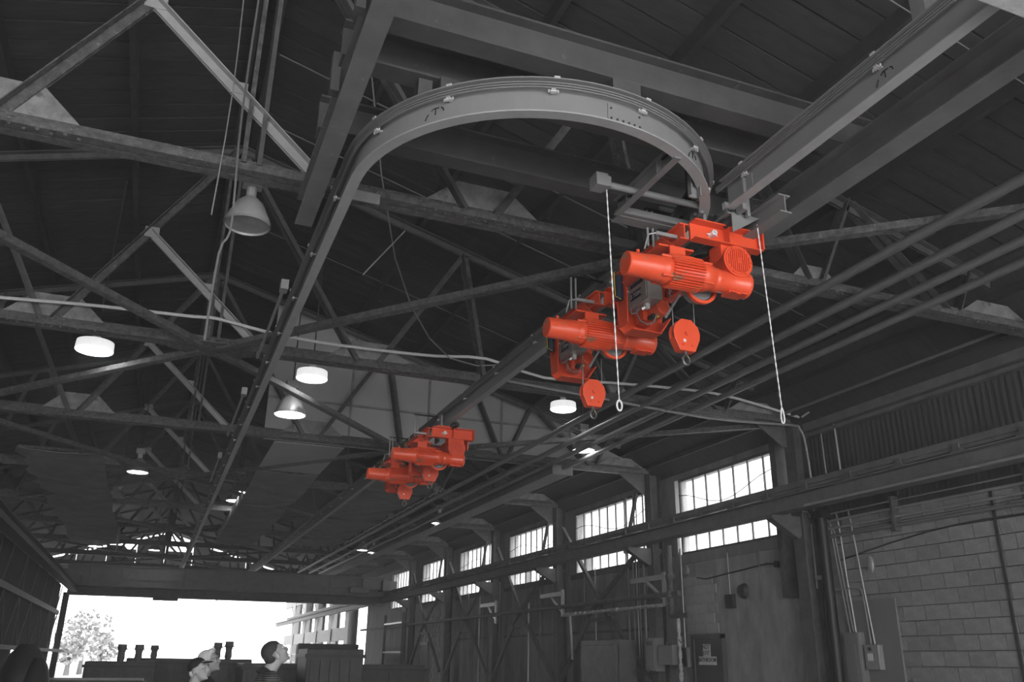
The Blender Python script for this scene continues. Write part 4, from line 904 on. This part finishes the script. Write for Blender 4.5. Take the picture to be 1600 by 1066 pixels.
MB().prism([(0, 0), (2.2, 0), (2.2, -.1), (1.6, -.5), (.9, -.75), (.4, -.3)], (-1.33, 30, 5.55), (0, 1, 0), (0, 0, 1), .02).build('torn_lining', 'clothp', t)
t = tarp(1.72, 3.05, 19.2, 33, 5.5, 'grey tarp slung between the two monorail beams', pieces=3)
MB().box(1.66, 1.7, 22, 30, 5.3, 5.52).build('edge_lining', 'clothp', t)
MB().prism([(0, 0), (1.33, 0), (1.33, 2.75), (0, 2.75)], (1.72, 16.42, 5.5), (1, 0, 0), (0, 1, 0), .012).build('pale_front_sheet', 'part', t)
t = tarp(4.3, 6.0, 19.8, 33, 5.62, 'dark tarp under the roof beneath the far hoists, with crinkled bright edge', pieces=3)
m_ = MB(); pp = [(6.07+random.uniform(-.02, .02), 19.68+q*.14, 5.5+random.uniform(-.03, .03)) for q in range(82)]; m_.tube(pp, .016, 5); m_.build('crinkled_edge', 'silver', t)
# broken skylight strip

# ================================================================== LAMPS
def lamp(name, c, r, label, lit=True, shape='bell', lensmat='lens', rod=None, mt='shade'):
    x, y, z = c    # z: rim
    t = thing(name, (x, y, z), label, 'lamp', 'high-bay lamps')
    if shape == 'bell': P = [(0, r), (.02, r*.99), (r*.5, r*.82), (r*1.0, r*.6), (r*1.3, r*.3), (r*1.35, r*.22)]
    else: P = [(0, r), (.01, r), (r*.5, r*.97), (r*.6, r*.5), (r*.7, r*.25)]
    Q = [(a, b_*.95) for a, b_ in P]
    if shape == 'drum': mt = 'shadelit'
    MB().lathe((x, y, z), (0, 0, 1), P+[(P[-1][0], .02)]+[(a-.008, b_) for a, b_ in Q[::-1]], 28, cap=False).build('reflector', mt, t, smooth=True)
    MB().lathe((x, y, z+.012), (0, 0, 1), [(0, r*.93), (.01, r*.93)], 28).build('lens', lensmat, t)
    zt = z+P[-1][0]
    MB().cyl((x, y, zt-.02), (x, y, zt+.1), r*.22, n=12).build('lamp_socket', 'silver' if lit else 'galv', t)
    MB().box(x-r*.42, x+r*.42, y-r*.3, y+r*.3, zt+.10, zt+.22).build('ballast_housing', 'galv', t, bevel=.01)
    MB().cyl((x, y, zt+.22), (x, y, rod or roofz(x)+.02), .012, n=6).build('hanger_rod', 'dark', t)
    return t
lamp('high_bay_lamp', (.30, 6.98, 5.16), .20, 'unlit dusty bell lamp hanging below the close truss at upper left', False, lensmat='lensd', mt='shade')
LP = [((147, 548), 12.6, .25, 'drum', 'round drum lamp glowing at the left behind the second truss'), ((487, 592), 12.9, .24, 'drum', 'white drum lamp just behind the left monorail, in front of the partition'),
      ((453, 648), 13.6, .25, 'bell', 'brightest bell lamp, hanging low in front of the partition left edge'), ((880, 640), 13.2, .23, 'drum', 'white drum lamp between hook block and rope, seen side on'),
      ((912, 704), 14.6, .22, 'bell', 'bell lamp low at the right edge of the partition'), ((215, 738), 20.5, .23, 'bell', 'bell lamp at the left between the tarp and the trusses'),
      ((184, 783), 26, .22, 'bell', 'small lamp below and left of the bell lamp near the tarp'), ((374, 770), 23, .22, 'bell', 'upper of two small lamps by the tarp edge near the left rail'),
      ((368, 783), 25, .26, 'bell', 'lower of two small lamps by the tarp edge near the left rail'), ((149, 854), 33, .24, 'bell', 'small round lamp left above the crane bridge'),
      ((241, 860), 36, .22, 'bell', 'tiny lamp centred above the crane bridge'), ((686, 818), 24, .22, 'bell', 'small lamp at the far right side below the crinkled tarp edge'),
      ((566, 860), 31, .20, 'bell', 'left one of two tiny lamps near the crane bridge end'), ((583, 864), 32, .20, 'bell', 'right one of two tiny lamps near the crane bridge end'), ((385, 828), 30, .2, 'bell', 'tiny lamp under the tarp right of the left rail')]
for (px, py), Yd, r, shp, lb in LP:
    p = at(px, py, 'Y', Yd); lamp('high_bay_lamp', tuple(p), r, lb, shape=shp)

# roof light gaps far away: translucent panels in the far gable corners omitted boards
# ================================================================== MACHINES AT THE REAR
def machine(x, y, wx, dy, h, label, tops=()):
    t = thing('steel_mill_machine', (x, y, 0), label, 'machine', 'dark machines near the rear opening')
    MB().box(x-wx/2, x+wx/2, y, y+dy, 0, h).build('housing', 'mach', t, bevel=.03)
    MB().box(x-wx/2-.05, x+wx/2+.05, y-.05, y+dy+.05, h*.88, h*.93).build('edge_rail', 'dark', t)
    for k in range(5): MB().box(x-wx/2+.1+k*(wx-.2)/5, x-wx/2+.2+k*(wx-.2)/5, y-.06, y, .1, h*.85).build('rib', 'mach', t)
    for dx, r, hh in tops:
        MB().lathe((x+dx, y+dy/2, h), (0, 0, 1), [(0, r*.8), (.08, r), (hh*.5, r*.85), (hh*.7, r*1.1), (hh*.72, r*1.2), (hh, r*1.1), (hh, r*.5)], 14).build('stack', 'grey', t, smooth=True)  # mid grey stack carries the distance haze in its colour
        MB().box(x+dx-r*1.5, x+dx+r*1.5, y+dy/2-.03, y+dy/2+.03, h+hh*.68, h+hh*.74).build('stack_collar', 'dark', t)
def pm(px, Y): return at(px, 1030, 'Y', Y)
p = at(190, 1030, 'Y', 30); machine(p.x, 30, 2.0, 2, 1.5, 'low dark machine with two squat stacks at the left of the opening', ((-.05, .12, .5), (.45, .12, .5)))
p = at(250, 1030, 'Y', 33); machine(p.x+.1, 33.5, 2.3, 1.5, 1.6, 'dark machine with one central stack behind the cap-wearing man', ((-.3, .12, .42),))
p = at(352, 1030, 'Y', 31); machine(p.x, 31, 1.7, 2, 1.6, 'dark machine with two tall studded stacks right of the white-haired man', ((-.20, .12, .52), (.16, .12, .56)))
p = at(420, 1030, 'Y', 28); machine(p.x+2, 27.6, 5.5, 2, 1.5, 'long low dark machine bed behind the standing man')
p = at(150, 1045, 'Y', 24); machine(p.x, 22, 2.2, 2.4, 1.15, 'low black machine bed in front of the stacks at the left')
p = at(524, 1030, 'Y', 24); machine(p.x, 24, 1.5, 1.5, 1.9, 'tall dark machine housing right of the striped-shirt man')
p = at(36, 1050, 'Y', 20); t = thing('wrapped_bundle', (p.x, 20, 0), 'black glossy wrapped bundle at the lower left corner by the sheeted wall', 'bundle')
MB().ell((p.x, 20, .9), .45, .5, 1.0).build('wrapping', 'black', t, smooth=True); MB().ell((p.x+.25, 19.8, .7), .3, .4, .95).build('wrapping', 'black', t, smooth=True)
# trees outside
for q, (px, Y, h) in enumerate(((128, 95, 6.0), (158, 105, 3.8), (108, 90, 3.6))):
    p = at(px, 1026, 'Y', Y); t = thing('leafy_tree', (p.x, Y, 0), ['tall', 'shorter', 'lowest'][q]+' hazy tree outside the rear opening'+[' at its left edge', ', right of the tall tree', ', beside the door post'][q], 'tree', 'trees in the yard')
    MB().cyl((p.x, Y, 0), (p.x, Y, h*.5), .25, .12).build('trunk', 'bark', t)
    V_ = []; F_ = []
    for k in range(420):
        a = random.uniform(0, 2*pi); b_ = random.uniform(-1, 1); rr = random.random()**.4
        c_ = Vector((p.x+cos(a)*sqrt(1-b_*b_)*rr*h*.42, Y+sin(a)*sqrt(1-b_*b_)*rr*h*.42, h*.62+b_*rr*h*.38))
        d1 = Vector((random.uniform(-1, 1), random.uniform(-1, 1), random.uniform(-1, 1))).normalized()*.28; d2 = d1.cross(Vector((random.random(), random.random(), 1))).normalized()*.2
        n_ = len(V_); V_ += [c_-d1, c_-d2, c_+d1, c_+d2]; F_.append((n_, n_+1, n_+2, n_+3))
    MB().add(V_, F_).build('foliage', 'leaf', t)['kind'] = 'stuff'

# thin dusty haze filling the hall
hz = bpy.data.materials.new('dusty_haze'); hz.use_nodes = True; nt = hz.node_tree; nt.nodes.remove(nt.nodes['Principled BSDF'])
vs_ = nt.nodes.new('ShaderNodeVolumeScatter'); vs_.inputs['Density'].default_value = HAZE; vs_.inputs['Anisotropy'].default_value = .2
nt.links.new(vs_.outputs[0], nt.nodes['Material Output'].inputs['Volume']); MAT['haze'] = hz
h_ = MB().box(-9.9, 10.5, -8.4, 58.4, -.3, 9.3).build('haze', 'haze'); h_['kind'] = 'stuff'; h_['label'] = 'thin grey dusty haze filling the air of the hall'; h_['category'] = 'haze'
# ================================================================== PEOPLE
def fuse(name, m_, mt, parent, voxel=.008, smooth_it=2):
    o = m_.build(name, mt, parent)
    rm = o.modifiers.new('r', 'REMESH'); rm.mode = 'VOXEL'; rm.voxel_size = voxel
    sm = o.modifiers.new('s', 'SMOOTH'); sm.iterations = smooth_it; sm.factor = .5
    dg = bpy.context.evaluated_depsgraph_get(); me = bpy.data.meshes.new_from_object(o.evaluated_get(dg))
    o.modifiers.clear(); o.data = me; me.materials.clear(); me.materials.append(MAT[mt]); me.shade_smooth(); return o
def cap_(m_, a, b_, ra, rb, n=12):   # capsule with taper
    a = Vector(a); b_ = Vector(b_); d = b_-a; L_ = d.length
    P = [(-ra*.95, ra*.3), (-ra*.7, ra*.72), (0, ra), (L_, rb), (L_+rb*.7, rb*.72), (L_+rb*.95, rb*.3)]
    return m_.lathe(a, d, P, n)
def person(x, y, H, yaw, pitch, label, hair, shirt, lean=0., tilt=0.):
    t = thing('person', (x, y, 0), label, 'person', 'men looking up at the hoists'); s = H/1.8
    Rz = Matrix.Rotation(yaw, 3, 'Z'); B = Vector((x, y, 0))
    def W(px, py, pz): return B+Rz @ Vector((px*s, py*s, pz*s))      # body frame: +X forward, +Y left
    # head frame
    hc = W(.015+lean, 0, 1.625)
    Rh = Rz @ Matrix.Rotation(-pitch, 3, 'Y') @ Matrix.Rotation(tilt, 3, 'X')
    def Hd(px, py, pz): return hc+Rh @ Vector((px*s, py*s, pz*s))
    def hell(m_, c, rx, ry, rz, extra=None, **k):
        R_ = Rh if extra is None else Rh @ extra
        return m_.ell(Hd(*c), rx*s, ry*s, rz*s, rot=R_, **k)
    m_ = MB()
    hell(m_, (-.012, 0, .028), .098, .076, .088, n=20, k=14)            # cranium
    hell(m_, (.03, 0, -.03), .062, .062, .085, n=18, k=12)              # face
    hell(m_, (.043, 0, -.083), .045, .046, .032)                        # jaw
    hell(m_, (.078, 0, -.10), .018, .022, .016)                         # chin
    hell(m_, (.101, 0, -.022), .021, .0145, .027, Matrix.Rotation(-.35, 3, 'Y'))   # nose
    hell(m_, (.085, 0, .018), .014, .011, .02)
    for s_ in (-1, 1):
        hell(m_, (.096, s_*.011, -.033), .010, .008, .008)
        hell(m_, (.072, s_*.034, -.025), .024, .022, .022)              # cheek
        hell(m_, (.080, s_*.028, .030), .014, .024, .008)               # brow
        hell(m_, (-.004, s_*.084, -.022), .022, .012, .034)             # ear
        hell(m_, (.004, s_*.072, -.03), .014, .012, .016)
    hell(m_, (.090, 0, -.060), .009, .024, .006); hell(m_, (.088, 0, -.071), .009, .020, .007)
    cap_(m_, W(-.03+lean*.4, 0, 1.44), Hd(-.025, 0, -.06), .062*s, .055*s)   # neck
    # torso
    m_.ell(W(0, 0, 1.27), .125*s, .19*s, .22*s, rot=Rz); m_.ell(W(0, 0, 1.05), .115*s, .155*s, .2*s, rot=Rz); m_.ell(W(0, 0, .93), .12*s, .17*s, .13*s, rot=Rz)
    sk = []
    for s_ in (-1, 1):
        cap_(m_, W(-.005, s_*.08, 1.42), W(-.01, s_*.19, 1.40), .06*s, .055*s)
        sh, el, wr_ = (0, s_*.20, 1.39), (-.03, s_*.25, 1.10), (.05, s_*.26, .86)
        cap_(m_, W(*sh), W(*el), .052*s, .040*s); cap_(m_, W(*el), W(*wr_), .040*s, .027*s)
        cap_(m_, W(.055, s_*.262, .83), W(.065, s_*.262, .775), .028*s, .026*s)
        for q in range(4):
            f0 = Vector((.04+.016*q, s_*.262, .765)); ln = (.055, .066, .07, .06)[q]
            cap_(m_, W(*f0), W(f0.x+.008, f0.y-s_*.008, f0.z-ln*.55), .0092*s, .0085*s, 8); cap_(m_, W(f0.x+.008, f0.y-s_*.008, f0.z-ln*.55), W(f0.x+.012, f0.y-s_*.025, f0.z-ln), .0085*s, .0075*s, 8)
        cap_(m_, W(.085, s_*.25, .81), W(.11, s_*.235, .765), .012*s, .009*s, 8)
        hp, kn, an = (0, s_*.09, .92), (.01, s_*.10, .50), (-.02, s_*.11, .09)
        cap_(m_, W(*hp), W(*kn), .085*s, .055*s); cap_(m_, W(*kn), W(*an), .055*s, .036*s); cap_(m_, W(-.03, s_*.11, .05), W(.15, s_*.13, .035), .038*s, .028*s)
    body = fuse('body', m_, 'skin', t, .008)
    m_ = MB(); m_.ell(W(0, 0, 1.27), .142*s, .205*s, .23*s, rot=Rz); m_.ell(W(0, 0, 1.05), .135*s, .175*s, .21*s, rot=Rz); m_.ell(W(0, 0, .93), .13*s, .18*s, .1*s, rot=Rz)
    for s_ in (-1, 1):
        cap_(m_, W(-.005, s_*.07, 1.425), W(-.01, s_*.19, 1.405), .066*s, .067*s); cap_(m_, W(0, s_*.20, 1.395), W(-.026, s_*.244, 1.17), .066*s, .06*s)
    fuse('shirt', m_, shirt, t, .012)
    m_ = MB(); nk = W(-.02+lean*.3, 0, 1.455)
    ax_ = (Hd(-.02, 0, -.06)-W(-.03+lean*.4, 0, 1.44)).normalized()
    m_.lathe(nk-ax_*.03*s, ax_, [(0, .098*s), (.02*s, .088*s), (.06*s, .075*s), (.065*s, .068*s), (.02*s, .07*s), (0, .08*s)], 20, cap=False).build('collar', 'dcloth' if shirt == 'polo' else shirt, t, smooth=True)
    m_ = MB(); m_.ell(W(0, 0, .93), .135*s, .182*s, .13*s, rot=Rz)
    for s_ in (-1, 1): cap_(m_, W(0, s_*.09, .92), W(.01, s_*.10, .50), .10*s, .072*s); cap_(m_, W(.01, s_*.10, .50), W(-.02, s_*.11, .1), .072*s, .062*s)
    fuse('trousers', m_, 'trouser', t, .014)
    for s_ in (-1, 1):
        m_ = MB(); cap_(m_, W(-.04, s_*.11, .05), W(.16, s_*.13, .04), .048*s, .038*s); m_.box(0, 0, 0, 0, 0, 0) if 0 else None; m_.build('shoe', 'black', t, smooth=True)
        e = MB(); e.ell(Hd(.078, s_*.030, .010), .0125*s, .0125*s, .009*s); e.build('eye', 'sign', t, smooth=True)
        e = MB(); e.ell(Hd(.0885, s_*.030, .010), .005*s, .006*s, .006*s); e.build('pupil', 'ink', t, smooth=True)
        e = MB(); e.ell(Hd(.088, s_*.03, .034), .006*s, .021*s, .004*s, rot=Rh); e.build('eyebrow', 'hairb' if hair != 'white' else 'hairw', t, smooth=True)
    e = MB(); e.ell(Hd(.0965, 0, -.0655), .0025*s, .019*s, .0018*s, rot=Rh); e.build('mouth_line', 'dcloth', t, smooth=True)
    if hair in ('short', 'white'):
        m_ = MB(); hell(m_, (-.016 if hair == 'short' else -.024, 0, .036), .094 if hair == 'short' else .100, .078 if hair == 'short' else .084, .086 if hair == 'short' else .095, n=20, k=14)
        hell(m_, (-.052, 0, -.008), .056, .074, .062, n=16, k=10)
        if hair == 'short': hell(m_, (.03, 0, .06), .045, .06, .045)
        else: hell(m_, (.045, 0, .10), .04, .055, .03); hell(m_, (-.06, 0, -.03), .055, .074, .055)
        fuse('hair', m_, 'hairb' if hair == 'short' else 'hairw', t, .007, 1)
    else:
        m_ = MB(); hell(m_, (-.022, 0, .045), .099, .083, .082, n=20, k=14); fuse('cap_crown', m_, 'cap', t, .007, 1)
        m_ = MB(); hell(m_, (.10, 0, .052), .065, .062, .009, Matrix.Rotation(.12, 3, 'Y')); m_.build('cap_brim', 'cap', t, smooth=True)
        m_ = MB(); hell(m_, (-.055, 0, -.02), .048, .066, .045); m_.build('hair', 'hairw', t, smooth=True)
    if hair == 'white':
        for s_ in (-1, 1): MB().tube([Hd(.094, s_*.03+.017*cos(a), .008+.014*sin(a)) for a in [2*pi*q/14 for q in range(14)]], .0016*s, 5, closed=True).build('glasses_rim', 'dark', t)
        for s_ in (-1, 1): MB().cyl(Hd(.092, s_*.047, .012), Hd(0, s_*.083, .008), .0016*s, n=5).build('glasses_arm', 'dark', t)
    return t
person(1.08, 8.6, 1.87, radians(4), radians(36), 'dark-haired man in a striped polo shirt tilting his head far back', 'short', 'polo', lean=.02)
person(.49, 9.4, 1.70, radians(-38), radians(14), 'man in a black cap and dark shirt, lowest and closest of the three', 'cap', 'dcloth', lean=.02)
person(.62, 10.2, 1.78, radians(-22), radians(18), 'white-haired man with glasses standing behind the man in the cap', 'white', 'dcloth', lean=.02)
